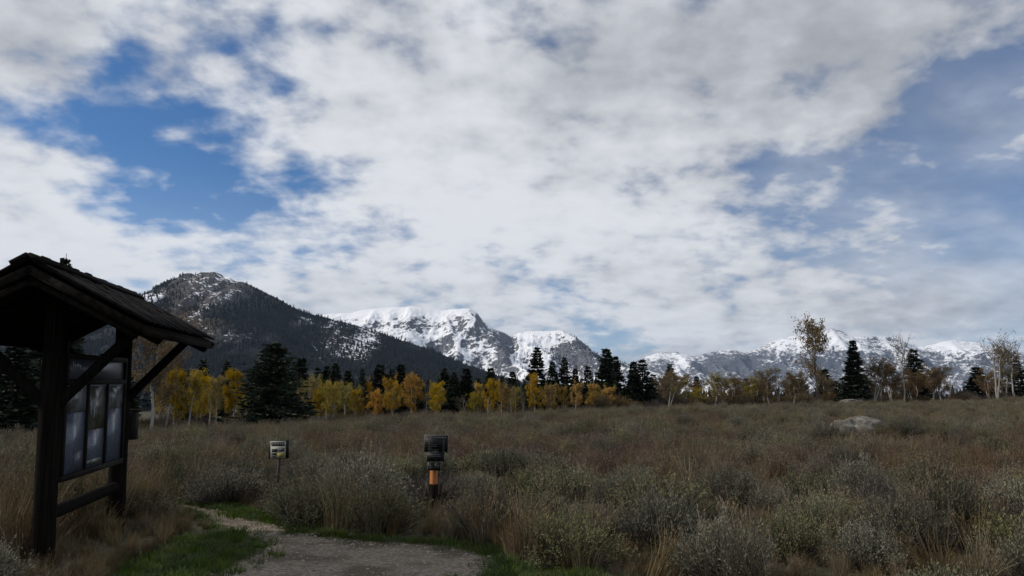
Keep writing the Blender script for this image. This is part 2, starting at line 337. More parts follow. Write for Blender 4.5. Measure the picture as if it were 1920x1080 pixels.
# ------------------------------------------------------------------ mountains
def mountain(name, crest, Df, Dc, mat, label, px0, px1, dpx, rows, amp, gx, gy, seed, power, spurs=(), snowf=None, brownf=None, jag=6, woodf=None):
    cp = np.array(crest, float)
    A = np.array([azel(px, py) for px, py in crest]); tanel = np.tan(A[:, 1])/np.cos(A[:, 0])
    px = np.arange(px0, px1, dpx, float)
    a = np.interp(px, cp[:, 0], np.tan(A[:, 0])); te = np.interp(px, cp[:, 0], tanel)
    Xc = a*Dc; zc = te*Dc + EYE
    v = np.concatenate([np.linspace(0, 1, rows), 1 + np.linspace(.03, .6, rows//5)])
    VV, XX = np.meshgrid(v, Xc, indexing='ij'); ZC = np.broadcast_to(zc, VV.shape); PX = np.broadcast_to(px, VV.shape)
    warp = (fbm(XX/(gx*2.2), VV*2, seed+40, 3)-.5)
    YY = Df + (Dc-Df)*VV
    rise = np.where(VV <= 1, np.clip(VV, 0, 1)**power, np.maximum(1-(VV-1)*1.5, 0))
    Z = ZC*rise - 6*(1-np.clip(VV*8, 0, 1))
    env = np.clip(VV, 0, 1)**.7*np.clip((1-VV)*2.4 + .03, .03, 1)
    env = np.where(VV > 1, .04, env)
    R1 = fbm(XX/gx + warp*1.2, YY/gy, seed, 6, .52, True) - .62
    R2 = fbm(XX/(gx*.33), YY/(gy*.4), seed+11, 5, .55, True) - .62
    Z = Z + amp*env*(R1*1.6 + R2*1.0)
    for (pts, wd, h) in spurs:
        pts = np.array(pts, float)                                      # (v, px) down a spur
        c = np.interp(VV, pts[:, 0], pts[:, 1]); t = np.clip(1-np.abs(PX-c)/wd, 0, 1)
        Z = Z + h*t*smooth((VV-pts[0, 0]+.15)/.15)*np.clip((1-VV)*3, 0, 1)
    Z = Z + np.where((VV > .97) & (VV < 1.04), jag*(fbm(XX/(jag*7), VV*0, seed+5, 4, .65)-.5), 0)
    n0, n1 = VV.shape
    gxz = np.gradient(Z, axis=1)/np.maximum(np.gradient(XX, axis=1), 1e-6); gyz = np.gradient(Z, axis=0)/np.gradient(YY, axis=0)
    steep = np.hypot(gxz, gyz)
    i, j = np.meshgrid(np.arange(n0-1), np.arange(n1-1), indexing='ij')
    Fq = np.stack([i*n1+j, i*n1+j+1, (i+1)*n1+j+1, (i+1)*n1+j], -1).reshape(-1, 4)
    me = mesh_np(name, np.stack([XX, YY, Z], -1).reshape(-1, 3), Fq, [mat], smooth=True)
    # picture row of each point, used to place snowfields and rock bands on the slope
    zc_ = YY*math.cos(PITCH) + (Z-EYE)*math.sin(PITCH); uu = -YY*math.sin(PITCH) + (Z-EYE)*math.cos(PITCH)
    qx = F*XX/zc_; qy = -F*uu/zc_
    QX = 960 + math.cos(ROLL)*qx - math.sin(ROLL)*qy; QY = 540 + math.sin(ROLL)*qx + math.cos(ROLL)*qy
    sn = snowf(XX, YY, Z, VV, steep, QX, QY, R1, R2)
    at = me.attributes.new('snow', 'FLOAT', 'POINT'); at.data.foreach_set('value', sn.astype(np.float32).ravel())
    br = brownf(QX, QY) if brownf else np.zeros_like(sn)
    at = me.attributes.new('brown', 'FLOAT', 'POINT'); at.data.foreach_set('value', br.astype(np.float32).ravel())
    wd_ = np.clip(woodf(QX, QY, sn), 0, 1) if woodf else np.zeros_like(sn)
    at = me.attributes.new('wood', 'FLOAT', 'POINT'); at.data.foreach_set('value', wd_.astype(np.float32).ravel())
    o = link(name, me); tag(o, label, None, kind='structure')
    return dict(X=XX, Y=YY, Z=Z, V=VV, QX=QX, QY=QY, snow=sn, brown=br, steep=steep)
def G(QX, QY, L):
    t = 0
    for (x, y, a, b, amp) in L: t = t + amp*np.exp(-((QX-x)/a)**2 - ((QY-y)/b)**2)
    return t
left_crest = [(-900, 705), (-300, 660), (0, 622), (150, 590), (240, 561), (292, 548), (304, 546), (314, 534), (322, 530), (327, 522), (338, 522), (344, 515), (358, 513), (368, 517), (376, 512), (392, 513), (402, 511), (414, 513), (421, 518), (432, 519), (441, 527), (452, 528), (470, 536), (500, 552), (522, 562), (545, 576), (600, 593), (640, 603), (700, 618), (760, 640), (820, 662), (880, 686), (940, 708), (1000, 727), (1060, 745), (1150, 760)]
def snow_left(X, Y, Z, V, st, QX, QY, R1, R2):
    s = -.30 + .62*np.exp(-((QY-540)/42)**2)*np.exp(-((QX-395)/95)**2)
    s = s + G(QX, QY, [(285, 556, 26, 9, 1.1), (262, 566, 22, 8, .7), (430, 520, 14, 8, .6), (375, 600, 45, 30, .45), (390, 640, 40, 30, .30), (570, 600, 22, 10, .62), (625, 610, 36, 14, .42), (690, 634, 28, 28, .44), (635, 640, 65, 36, .38), (675, 668, 34, 26, .34), (780, 665, 60, 20, .18), (455, 632, 40, 12, .48), (610, 660, 45, 22, .30), (520, 590, 40, 12, .25), (470, 660, 30, 20, .2), (900, 712, 30, 8, .4)])
    return s + R2*.5 + 1.3*np.clip(-R1-.08, 0, .3)*smooth((QX-430)/80)*(1-smooth((QY-640-.12*(QX-600))/60))
def brown_left(QX, QY): return np.clip(G(QX, QY, [(330, 610, 60, 32, 1.0), (420, 610, 70, 14, .35)]), 0, .85)
ML = mountain('mountain', left_crest, 1350, 2600, 'forest_mountain', 'dark forested mountain with rocky snow-dusted summit above the kiosk roof', -900, 1150, 3.2, 170, 55, 260, 520, 21, 1.25, (), snow_left, brown_left, jag=14, woodf=lambda QX, QY, sn: .9*smooth((QY-555-.10*np.clip(400-QX, 0, 200))/45) - .5*np.clip(sn+.1, 0, 1) - brown_left(QX, QY))
ctr_crest = [(420, 640), (560, 592), (625, 589), (660, 586), (700, 579), (735, 575), (775, 574), (800, 578), (830, 582), (850, 579), (880, 578), (893, 584), (905, 601), (915, 612), (930, 618), (945, 623), (958, 631), (975, 623), (1000, 621), (1040, 620), (1056, 620), (1075, 629), (1095, 643), (1108, 658), (1130, 664), (1160, 676), (1200, 691), (1250, 705), (1400, 735)]
def snow_ctr(X, Y, Z, V, st, QX, QY, R1, R2):
    s = .90 - .70*np.clip(st-.50, 0, 1.2) + R2*.9
    s = s + G(QX, QY, [(740, 582, 90, 12, .8), (1000, 650, 50, 22, .5), (800, 628, 50, 22, .25), (955, 640, 28, 16, -.75), (790, 605, 35, 14, -.35), (870, 610, 18, 24, -.25), (905, 640, 20, 40, -.2), (945, 670, 14, 30, -.5), (1060, 655, 60, 26, -.42), (1110, 680, 70, 28, -.45), (1090, 640, 25, 18, -.3), (780, 670, 90, 22, -.22), (690, 605, 40, 14, -.2)])
    return s
MC = mountain('mountain', ctr_crest, 4700, 6000, 'snow_mountain', 'bright snow-covered mountain with a broad summit and rocky buttress', 420, 1400, 1.9, 230, 130, 330, 560, 33, 1.12,
              [([(.15, 985), (.5, 940), (1, 868)], 42, 120), ([(.2, 1120), (1, 1056)], 36, 80), ([(.2, 800), (1, 770)], 40, 60), ([(.2, 890), (1, 830)], 18, 50)], snow_ctr, None, jag=14)
rt_crest = [(1050, 725), (1160, 690), (1185, 680), (1215, 667), (1240, 661), (1270, 659), (1300, 668), (1330, 662), (1370, 655), (1395, 662), (1420, 655), (1440, 644), (1465, 636), (1500, 628), (1522, 622), (1560, 617), (1580, 621), (1600, 632), (1640, 631), (1680, 633), (1720, 651), (1750, 646), (1780, 639), (1830, 641), (1870, 651), (1920, 662), (2050, 675), (2400, 720), (2900, 745)]
def snow_rt(X, Y, Z, V, st, QX, QY, R1, R2):
    return .40 - .45*np.clip(st-.5, 0, 1.2) + R2*.5 + .25*np.exp(-((QY-640)/25)**2) + G(QX, QY, [(1240, 668, 30, 6, .3), (1280, 690, 12, 20, .7), (1560, 640, 60, 16, .3), (1380, 680, 60, 25, -.3), (1790, 650, 50, 12, .3), (1750, 690, 80, 30, .1)])
MR = mountain('mountain', rt_crest, 7600, 9500, 'far_mountain', 'distant jagged snowy mountain range behind the bare aspens at right', 1050, 2900, 3.0, 150, 230, 620, 1100, 57, 1.15, (), snow_rt, None, jag=26)

# ------------------------------------------------------------------ scatter (geometry nodes) for uncountable cover
def scatter(name, P, rz, sc, idx, meshes, label, tilt=None):
    src = bpy.data.collections.new(name + '_source')
    for k, me in enumerate(meshes):
        o = bpy.data.objects.new('%s_source_%02d' % (name, k), me); src.objects.link(o)
    n = len(P); me = bpy.data.meshes.new(name); me.vertices.add(n); me.vertices.foreach_set('co', np.asarray(P, np.float32).ravel())
    rot = np.zeros((n, 3), np.float32); rot[:, 2] = rz
    if tilt is not None: rot[:, :2] = tilt
    sc = np.asarray(sc, np.float32); sc = np.repeat(sc[:, None], 3, 1) if sc.ndim == 1 else sc
    me.attributes.new('rot', 'FLOAT_VECTOR', 'POINT').data.foreach_set('vector', rot.ravel())
    me.attributes.new('scl', 'FLOAT_VECTOR', 'POINT').data.foreach_set('vector', np.ascontiguousarray(sc).ravel())
    me.attributes.new('idx', 'INT', 'POINT').data.foreach_set('value', np.asarray(idx, np.int32))
    ng = bpy.data.node_groups.new(name, 'GeometryNodeTree')
    ng.interface.new_socket('Geometry', in_out='INPUT', socket_type='NodeSocketGeometry'); ng.interface.new_socket('Geometry', in_out='OUTPUT', socket_type='NodeSocketGeometry')
    N = ng.nodes; gi = N.new('NodeGroupInput'); go = N.new('NodeGroupOutput'); ip = N.new('GeometryNodeInstanceOnPoints'); ci = N.new('GeometryNodeCollectionInfo')
    ci.inputs['Collection'].default_value = src; ci.inputs['Separate Children'].default_value = True; ci.inputs['Reset Children'].default_value = True
    def na_(nm, ty):
        x = N.new('GeometryNodeInputNamedAttribute'); x.data_type = ty; x.inputs['Name'].default_value = nm; return x.outputs['Attribute']
    ng.links.new(gi.outputs[0], ip.inputs['Points']); ng.links.new(ci.outputs[0], ip.inputs['Instance']); ip.inputs['Pick Instance'].default_value = True
    ng.links.new(na_('idx', 'INT'), ip.inputs['Instance Index']); ng.links.new(na_('rot', 'FLOAT_VECTOR'), ip.inputs['Rotation']); ng.links.new(na_('scl', 'FLOAT_VECTOR'), ip.inputs['Scale'])
    ng.links.new(ip.outputs[0], go.inputs[0])
    o = link(name, me); md = o.modifiers.new('scatter', 'NODES'); md.node_group = ng
    tag(o, label, None, kind='stuff'); return o

# ------------------------------------------------------------------ plant meshes
def shrub_mesh(seed, h, R, nst, per, mats, leafL, leafW, stalks=0, spread=.25):
    r = np.random.default_rng(seed); mb = MB()
    ph = r.uniform(0, 2*PI, nst); rho = R*np.sqrt(r.uniform(0.01, 1, nst))*(1 + .25*np.sin(ph*3 + seed))
    tip = np.stack([rho*np.cos(ph), rho*np.sin(ph), h*(.62 + .38*r.uniform(size=nst))*(1-.42*(rho/R)**2)], 1)
    base = tip*np.array([.14, .14, 0]); mid = base + (tip-base)*np.array([.62, .62, .45])
    mb.tubes(base, mid, .012, .007, 3, 1); mb.tubes(mid, tip, .007, .003, 3, 1)
    t = r.uniform(0, 1, (nst, per))**.7; d = tip-mid
    P = mid[:, None] + d[:, None]*t[..., None] + r.normal(size=(nst, per, 3))*.028
    D = d[:, None]/np.linalg.norm(d, axis=1)[:, None, None] + r.normal(size=(nst, per, 3))*.5
    mb.leaves(P.reshape(-1, 3), D.reshape(-1, 3), r.uniform(.7, 1.3, nst*per)*leafL, r.uniform(.7, 1.3, nst*per)*leafW, r, 0)
    if stalks:
        k = r.choice(nst, stalks, replace=False); b = tip[k]; e = b + np.stack([r.normal(size=stalks)*.05, r.normal(size=stalks)*.05, r.uniform(.10, .30, stalks)], 1)
        mb.tubes(b, e, .003, .0015, 3, 2)
        q_ = 9; tt = r.uniform(.2, 1, (stalks, q_)); P = b[:, None] + (e-b)[:, None]*tt[..., None]
        D = (e-b)[:, None] / .2 + r.normal(size=(stalks, q_, 3))*.35
        mb.leaves(P.reshape(-1, 3), D.reshape(-1, 3), .045, .012, r, 2)
    return mb.mesh('sagebrush_%d' % seed, mats)
def tuft_mesh(seed, h, R, n, mat, wdt=.006, arch=.35, heads=0):
    r = np.random.default_rng(seed); mb = MB(); ph = r.uniform(0, 2*PI, n); rho = R*np.sqrt(r.uniform(size=n))
    b = np.stack([rho*np.cos(ph), rho*np.sin(ph), 0*ph], 1); L = h*r.uniform(.5, 1.1, n)
    o = np.stack([np.cos(ph), np.sin(ph), 0*ph], 1)*(arch*r.uniform(.1, 1, n)*L)[:, None] + r.normal(size=(n, 3))*np.array([.1, .1, 0])*L[:, None]
    up = np.array([0, 0, 1.])
    p1 = b + o*.3 + up*(L*.55)[:, None]; p2 = b + o + up*(L*.95)[:, None]
    s = np.stack([-np.sin(ph), np.cos(ph), 0*ph], 1) + r.normal(size=(n, 3))*.5; s = s/np.linalg.norm(s, axis=1, keepdims=True)*wdt
    V = np.stack([b-s, b+s, p1+s*.8, p1-s*.8, p2+s*.25, p2-s*.25], 1).reshape(-1, 3)
    k = (np.arange(n)*6)[:, None]; mb.add(V, np.concatenate([k+np.array([0, 1, 2, 3]), k+np.array([3, 2, 4, 5])]), 0)
    if heads:
        q_ = heads; kk = r.choice(n, q_); P = np.repeat(p2[kk], 6, 0) + r.normal(size=(q_*6, 3))*np.array([.012, .012, .05])
        mb.leaves(P, np.tile(up, (q_*6, 1)) + r.normal(size=(q_*6, 3))*.3, .05, .012, r, 0)
    return mb.mesh('tuft_%d' % seed, [mat])
SM = ['sage_leaf', 'sage_stem', 'seed_stalk']
sage = [shrub_mesh(1, .78, .58, 230, 21, SM, .040, .0115, 40), shrub_mesh(2, .66, .62, 230, 21, SM, .038, .0115, 18), shrub_mesh(3, .90, .55, 220, 21, SM, .042, .011, 80), shrub_mesh(4, .58, .50, 190, 22, SM, .038, .0115, 0), shrub_mesh(5, .72, .7, 250, 21, SM, .040, .0115, 60)]
dead = [shrub_mesh(11, .70, .60, 260, 3, ['dead_twig', 'dead_twig', 'dead_twig'], .10, .006), shrub_mesh(12, .55, .62, 240, 3, ['dead_twig', 'sage_stem', 'dead_twig'], .09, .006)]
weed = [tuft_mesh(21, .62, .22, 130, 'dry_weed', .005, .3, 50), tuft_mesh(22, .75, .26, 130, 'dry_weed', .005, .25, 60), tuft_mesh(23, .5, .2, 110, 'seed_stalk', .005, .35, 30)]
straw = [tuft_mesh(31, .6, .13, 110, 'straw', .0045, .5, 12), tuft_mesh(32, .8, .16, 110, 'straw', .0045, .45, 20), tuft_mesh(33, .42, .14, 90, 'straw', .0045, .7)]
lawnm = [tuft_mesh(41, .055, .10, 60, 'lawn_blade', .0035, .7), tuft_mesh(42, .085, .11, 60, 'lawn_blade', .0035, .8), tuft_mesh(43, .045, .12, 50, 'lawn_blade', .0035, .6)]

def low_conifer(seed):
    r = np.random.default_rng(seed); mb = MB()
    mb.tubes([[0, 0, 0]], [[0, 0, .9]], .02, .008, 3, 0)
    for k in range(6):
        z0 = .08 + k*.15; rad = .21*(1-k/6.6)*r.uniform(.85, 1.15); n = 7; t = np.arange(n)*2*PI/n + r.uniform(0, 6)
        ro = rad*r.uniform(.7, 1.25, n); c = np.stack([ro*np.cos(t), ro*np.sin(t), z0 + r.uniform(-.03, .03, n)], 1)
        top = np.array([[0, 0, min(z0+.27, 1.0)]])
        V = np.concatenate([c, top]); i = np.arange(n); mb.add(V, np.stack([i, (i+1) % n, np.full(n, n), np.full(n, n)], 1)*1)
    V = np.concatenate(mb.V); Q = np.concatenate(mb.F)
    T = [tuple(f) if f[2] != f[3] else tuple(f[:3]) for f in Q.tolist()]
    me = bpy.data.meshes.new('far_conifer_%d' % seed); me.from_pydata(V.tolist(), [], T); me.materials.append(MATS['needle_far']); me.update(); return me
lowc = [low_conifer(s) for s in (1, 2, 3)]
def forest_on(M, n, seed, keep, hmin, hmax, name, label):
    r = np.random.default_rng(seed); n0, n1 = M['X'].shape
    fi = r.uniform(0, n0*.83-2, n*4); fj = r.uniform(0, n1-1.01, n*4); i = fi.astype(int); j = fj.astype(int); u, v = fi-i, fj-j
    def S(A): return A[i, j]*(1-u)*(1-v) + A[i+1, j]*u*(1-v) + A[i, j+1]*(1-u)*v + A[i+1, j+1]*u*v
    D = {k: S(M[k]) for k in M}
    ok = r.uniform(size=n*4) < keep(D); ii = np.nonzero(ok)[0][:n]
    P = np.stack([D['X'][ii], D['Y'][ii], D['Z'][ii]-1], 1); m = len(ii)
    s = r.uniform(hmin, hmax, m)
    scatter(name, P, r.uniform(0, 6.28, m), np.stack([s, s, s], 1)*np.stack([r.uniform(.8, 1.25, m)]*2 + [np.ones(m)], 1), r.integers(0, 3, m), lowc, label)
def keep_left(D):
    k = np.clip(1.0 - np.clip(D['snow']+.20, 0, 1)*1.9, .22, 1)
    rocky = np.exp(-((D['QY']-545)/34)**2)*np.exp(-((D['QX']-395)/85)**2)
    k = k*np.clip(1-1.05*rocky, .04, 1)*(1-.85*np.exp(-((D['QX']-382)/55)**2-((D['QY']-520)/16)**2))*(1-.75*np.clip(D['brown'], 0, 1))*(.12 + .88*smooth((fbm(D['X']/110, D['Y']/170, 71, 4)-.30)/.22))
    return np.where((D['QX'] > -300) & (D['V'] < 1.03), k, 0)
forest_on(ML, 44000, 5, keep_left, 8, 16, 'forest', 'dark conifer forest covering the slopes of the nearer mountain')
def keep_ctr(D): return np.clip(G(D['QX'], D['QY'], [(1075, 668, 55, 26, .9), (1130, 690, 70, 30, 1), (1020, 690, 40, 14, .5), (800, 690, 150, 14, .5)]), 0, 1)*smooth((fbm(D['X']/160, D['Y']/160, 72, 3)-.3)/.3)
forest_on(MC, 5000, 6, keep_ctr, 12, 20, 'forest', 'sparse snow-dusted conifers on the lower flank of the snowy mountain')

# ------------------------------------------------------------------ tree meshes (unit height 1 is scaled per tree)
def aspen_mesh(seed, nleaf, leaf, bark, limbs=20, base=.32, lean=0., lsize=.019, fork=False, clump=False, tall=1.0):
    r = np.random.default_rng(seed); T = MB(); C = MB()
    zs = np.linspace(0, .97, 9); off = np.cumsum(r.normal(size=(9, 2))*.010, 0); off -= off[0]; off[:, 0] += lean*zs**1.3
    tr = np.concatenate([off, zs[:, None]], 1); rad = .0165*(1-zs)**.8 + .002
    T.tubes(tr[:-1], tr[1:], rad[:-1], rad[1:], 7, 0)
    if fork:
        tr2 = tr*np.array([1, 1, .86]) + np.stack([.11*zs, .05*zs, 0*zs], 1); T.tubes(tr2[:-1], tr2[1:], rad[:-1]*.8, rad[1:]*.8, 6, 0)
    ends = []; 
    for k in range(limbs):
        z = base + (.95-base)*((k+r.uniform())/limbs); p = np.array([np.interp(z, zs, tr[:, 0]), np.interp(z, zs, tr[:, 1]), z])
        if fork and k % 2: p = np.array([np.interp(z, zs*.86, tr2[:, 0]), np.interp(z, zs*.86, tr2[:, 1]), min(z, .84)])
        a = r.uniform(0, 2*PI); Lr = (.26*(1 - ((z-base-.12)/(1.05-base))**2)*r.uniform(.6, 1.1)) + .03
        d = np.array([math.cos(a), math.sin(a), r.uniform(.5, 1.1)]); m_ = p + d*Lr*.55; e = p + d*Lr*np.array([.9, .9, 1.15]) + np.array([0, 0, .02])
        T.tubes([p, m_], [m_, e], [.0052, .0036], [.0036, .0014], 4, 1); 
        for s in range(5):
            t = r.uniform(.25, 1); b = p + (e-p)*t; f = b + (r.normal(size=3)*.05 + np.array([d[0]*.03, d[1]*.03, .055]))
            T.tubes([b], [f], .0017, .0007, 3, 1); ends.append((b, f))
            for s2 in range(2):
                b2 = b + (f-b)*r.uniform(.3, .9); f2 = b2 + r.normal(size=3)*.026 + np.array([0, 0, .03]); T.tubes([b2], [f2], .0010, .0005, 3, 1); ends.append((b2, f2))
    E_ = np.array(ends); zt = E_[:, :, 2].max(); E_[:, :, 2] /= zt
    for v_ in T.V: v_[:, 2] /= zt
    if nleaf:
        wt = np.ones(len(E_))
        if clump: wt = (fbm(E_[:, 0, 0]*5+3, E_[:, 0, 2]*6, seed, 2) > .56)*1.0 + .02
        k = r.choice(len(E_), nleaf, p=wt/wt.sum()); t = r.uniform(.1, 1.15, nleaf)[:, None]
        P = E_[k, 0]*(1-t) + E_[k, 1]*t + r.normal(size=(nleaf, 3))*.017
        C.leaves(P, r.normal(size=(nleaf, 3)), lsize*r.uniform(.7, 1.3, nleaf), lsize*.85, r, 0)
    return T.mesh('aspen_trunk_%d' % seed, [bark, 'twig_bark']), (C.mesh('aspen_crown_%d' % seed, [leaf]) if nleaf else None)
def conifer_mesh(seed, wide=.36, dens=1.0, levels=30, power=.85, ragged=.2, droop=.25, mat='needle'):
    r = np.random.default_rng(seed); T = MB(); C = MB()
    T.tubes([[0, 0, -.01], [0, 0, .5]], [[0, 0, .5], [0, 0, 1.0]], [.022, .013], [.013, .002], 6, 0)
    for k in range(levels):
        zf = (k + r.uniform(-.3, .3))/levels; z = .05 + .94*zf; R = wide/2*max(1-zf, .0)**power*(1 + .15*math.sin(k*1.7+seed)) + .008
        nb = max(6, int((10 + 6*(1-zf))*dens))
        for b in range(nb):
            a = r.uniform(0, 2*PI); L = R*r.uniform(1-ragged*2, 1+ragged*.6); dv = np.array([math.cos(a), math.sin(a), r.uniform(-.35, .05)*droop*3 + .25*zf]); 
            p0 = np.array([0, 0, z]); ns = max(5, int(13*dens*(L/(wide/2))+4)); t = r.uniform(.12, 1, ns)
            P = p0 + dv*L*t[:, None] + np.stack([0*t, 0*t, .10*L*t*t], 1) + r.normal(size=(ns, 3))*.006
            side = np.array([-math.sin(a), math.cos(a), 0]); D = dv[None]*.8 + side*r.choice([-1, 1], ns)[:, None]*r.uniform(.2, 1, ns)[:, None] + r.normal(size=(ns, 3))*.18 + np.array([0, 0, .1])
            C.leaves(P, D, r.uniform(.035, .065, ns)*(1.15-.5*zf), .026, r, 0)
            C.leaves(p0 + dv*L*np.linspace(.1, .85, 4)[:, None], np.tile(dv, (4, 1)), L*.34+.015, .024, r, 0)
    return T.mesh('conifer_trunk_%d' % seed, ['grey_bark']), C.mesh('conifer_crown_%d' % seed, [mat])
ASP = {}
for nm, leaf in (('gold', 'leaf_gold'), ('orange', 'leaf_orange'), ('olive', 'leaf_olive'), ('brown', 'leaf_brown')):
    nl = {'gold': 6500, 'orange': 7200, 'olive': 4600, 'brown': 4200}[nm]
    ASP[nm] = [aspen_mesh(100+hash_i*7+len(nm)*31, nl, leaf, 'aspen_bark', 22, .20 if nm != 'brown' else .28, lean=(-.03, .04, .0)[hash_i], fork=(hash_i == 1)) for hash_i in range(3)]
ASP['bare'] = [aspen_mesh(301, 260, 'leaf_brown', 'aspen_bark', 20, .42, .05, fork=True), aspen_mesh(302, 200, 'leaf_brown', 'aspen_bark', 20, .4, -.04)]
ASP['tatter'] = [aspen_mesh(311, 3000, 'leaf_brown', 'grey_bark', 36, .2, .0, lsize=.020, clump=True)]
CON = [conifer_mesh(1), conifer_mesh(2, .42, 1.0, 28, .8, .28), conifer_mesh(3, .34, 1.0, 32, .95), conifer_mesh(4, .46, .9, 26, .75, .3)]
CON_SHARP = conifer_mesh(5, .44, 1.25, 32, 1.0, .16, .3)
CON_BIG = conifer_mesh(6, .88, 1.7, 26, .62, .34, .12)

ORD = ['first', 'second', 'third', 'fourth', 'fifth', 'sixth', 'seventh', 'eighth', 'ninth', 'tenth', 'eleventh', 'twelfth', 'thirteenth', 'fourteenth', 'fifteenth', 'sixteenth', 'seventeenth', 'eighteenth', 'nineteenth', 'twentieth'] + ['twenty-' + s for s in ('first', 'second', 'third', 'fourth', 'fifth', 'sixth', 'seventh', 'eighth', 'ninth')] + ['thirtieth'] + ['thirty-' + s for s in ('first', 'second', 'third', 'fourth', 'fifth', 'sixth', 'seventh', 'eighth', 'ninth')] + ['fortieth'] + ['forty-' + s for s in ('first', 'second', 'third', 'fourth', 'fifth', 'sixth', 'seventh', 'eighth', 'ninth')]
def place_tree(name, meshes, px, ytop, wpx, extra, label, cat, group, seed, natw):
    a = math.atan((px-960)/F); D = float(np.interp(a, TA, TD)) + extra
    P = at_depth(px, 760, D); x = P[0]; z = float(hz_(x, D)); ht = at_depth(px, ytop, D)[2] - z
    wd = wpx/F*D; r = random.Random(seed)
    o = empty(name, (x, D, z-.03), (0, 0, r.uniform(0, 6.28))); o.scale = (wd/natw, wd/natw, ht)
    link('trunk', meshes[0], o)
    if meshes[1]: link('crown', meshes[1], o)
    tag(o, label, cat, group); return o
# aspens: px, top row, crown width, extra depth, kind
aspens = [(290, 590, 105, 0, 'brown'), (313, 640, 60, 3, 'brown'), (327, 690, 48, 1, 'gold'), (357, 690, 56, 0, 'gold'), (380, 702, 42, 6, 'gold'), (396, 706, 42, 7, 'gold'), (408, 700, 46, 3, 'olive'), (438, 690, 50, 1, 'gold'), (468, 716, 40, 9, 'olive'),
          (580, 698, 52, 2, 'olive'), (600, 730, 34, 1, 'gold'), (613, 709, 44, 0, 'olive'), (627, 712, 36, 3, 'gold'), (650, 714, 40, 8, 'olive'), (668, 728, 32, 2, 'gold'), (690, 704, 20, 12, 'orange'), (706, 728, 32, 0, 'orange'), (737, 699, 40, 0, 'orange'), (770, 698, 46, 1, 'orange'), (817, 714, 36, 2, 'gold'), (800, 716, 20, 0, 'bare'), (868, 738, 44, 2, 'bare'),
          (890, 734, 30, 1, 'olive'), (915, 709, 34, 1, 'gold'), (941, 716, 32, 1, 'gold'), (957, 712, 22, 0, 'bare'), (968, 722, 30, 3, 'olive'), (981, 730, 20, 0, 'bare'), (1003, 699, 36, 0, 'gold'), (1031, 718, 34, 1, 'gold'), (1060, 723, 22, 0, 'gold'), (1079, 710, 28, 1, 'orange'), (1112, 718, 34, 1, 'gold'), (1137, 719, 32, 1, 'orange'),
          (1254, 692, 46, 0, 'brown'), (1278, 706, 46, 1, 'olive'), (1310, 724, 40, 3, 'olive'), (1341, 694, 52, 0, 'olive'), (1372, 706, 44, 1, 'brown'), (1400, 716, 40, 2, 'olive'), (1420, 702, 44, 3, 'olive'), (1443, 687, 50, 0, 'brown'), (1460, 700, 36, 2, 'bare'), (1487, 694, 50, 0, 'brown'),
          (1533, 589, 62, 0, 'tatter'), (1502, 706, 34, 4, 'brown'), (1558, 700, 34, 6, 'bare'), (1640, 667, 50, 0, 'brown'), (1652, 676, 44, 2, 'brown'), (1672, 671, 46, 1, 'brown'), (1694, 617, 50, 0, 'bare'), (1716, 690, 46, 3, 'brown'), (1750, 682, 50, 0, 'brown'), (1768, 684, 50, 1, 'brown'), (1793, 730, 34, 0, 'brown'), (1873, 616, 62, 0, 'bare'), (1888, 640, 46, 3, 'brown'), (1905, 626, 56, 0, 'bare'), (1855, 690, 44, 2, 'brown')]
rf = random.Random(9)
aspens += [(int(x + rf.uniform(-9, 9)), int(rf.uniform(704, 722)), int(rf.uniform(30, 44)), rf.uniform(4, 12), rf.choice(['gold', 'olive', 'olive'])) for x in range(300, 480, 75)] + [(int(x + rf.uniform(-9, 9)), int(rf.uniform(716, 734)), int(rf.uniform(28, 40)), rf.uniform(3, 9), rf.choice(['gold', 'olive'])) for x in range(590, 1150, 75)] + [(int(x + rf.uniform(-9, 9)), int(rf.uniform(694, 718)), int(rf.uniform(38, 54)), rf.uniform(4, 12), rf.choice(['brown', 'brown', 'bare'])) for x in range(1240, 1910, 34)]
NW = {'gold': .56, 'orange': .56, 'olive': .56, 'brown': .56, 'bare': .56, 'tatter': .5}
KW = {'gold': 'golden yellow aspen', 'orange': 'deep orange-gold aspen', 'olive': 'thinning olive-yellow aspen', 'brown': 'sparse brown-leaved aspen', 'bare': 'nearly leafless pale-trunked aspen'}
aspens.sort(); cnt = {}; tot = {k: sum(1 for t in aspens if t[4] == k) for k in NW}
for k, (px, yt, wp, ex, kd) in enumerate(aspens):
    c = cnt.get(kd, 0); cnt[kd] = c+1
    if kd == 'tatter': lb = 'tall ragged aspen with tattered brown leaf clumps left of the pointed spruce'
    elif px == 290: lb = 'large brown aspen with thick white trunk right behind the kiosk'
    else: lb = '%s, %s of its colour counted from the kiosk' % (KW[kd], ORD[c])
    place_tree('aspen_tree', ASP[kd][k % len(ASP[kd])], px, yt, wp, ex, lb, 'tree', 'aspens along the field edge', k, NW[kd])
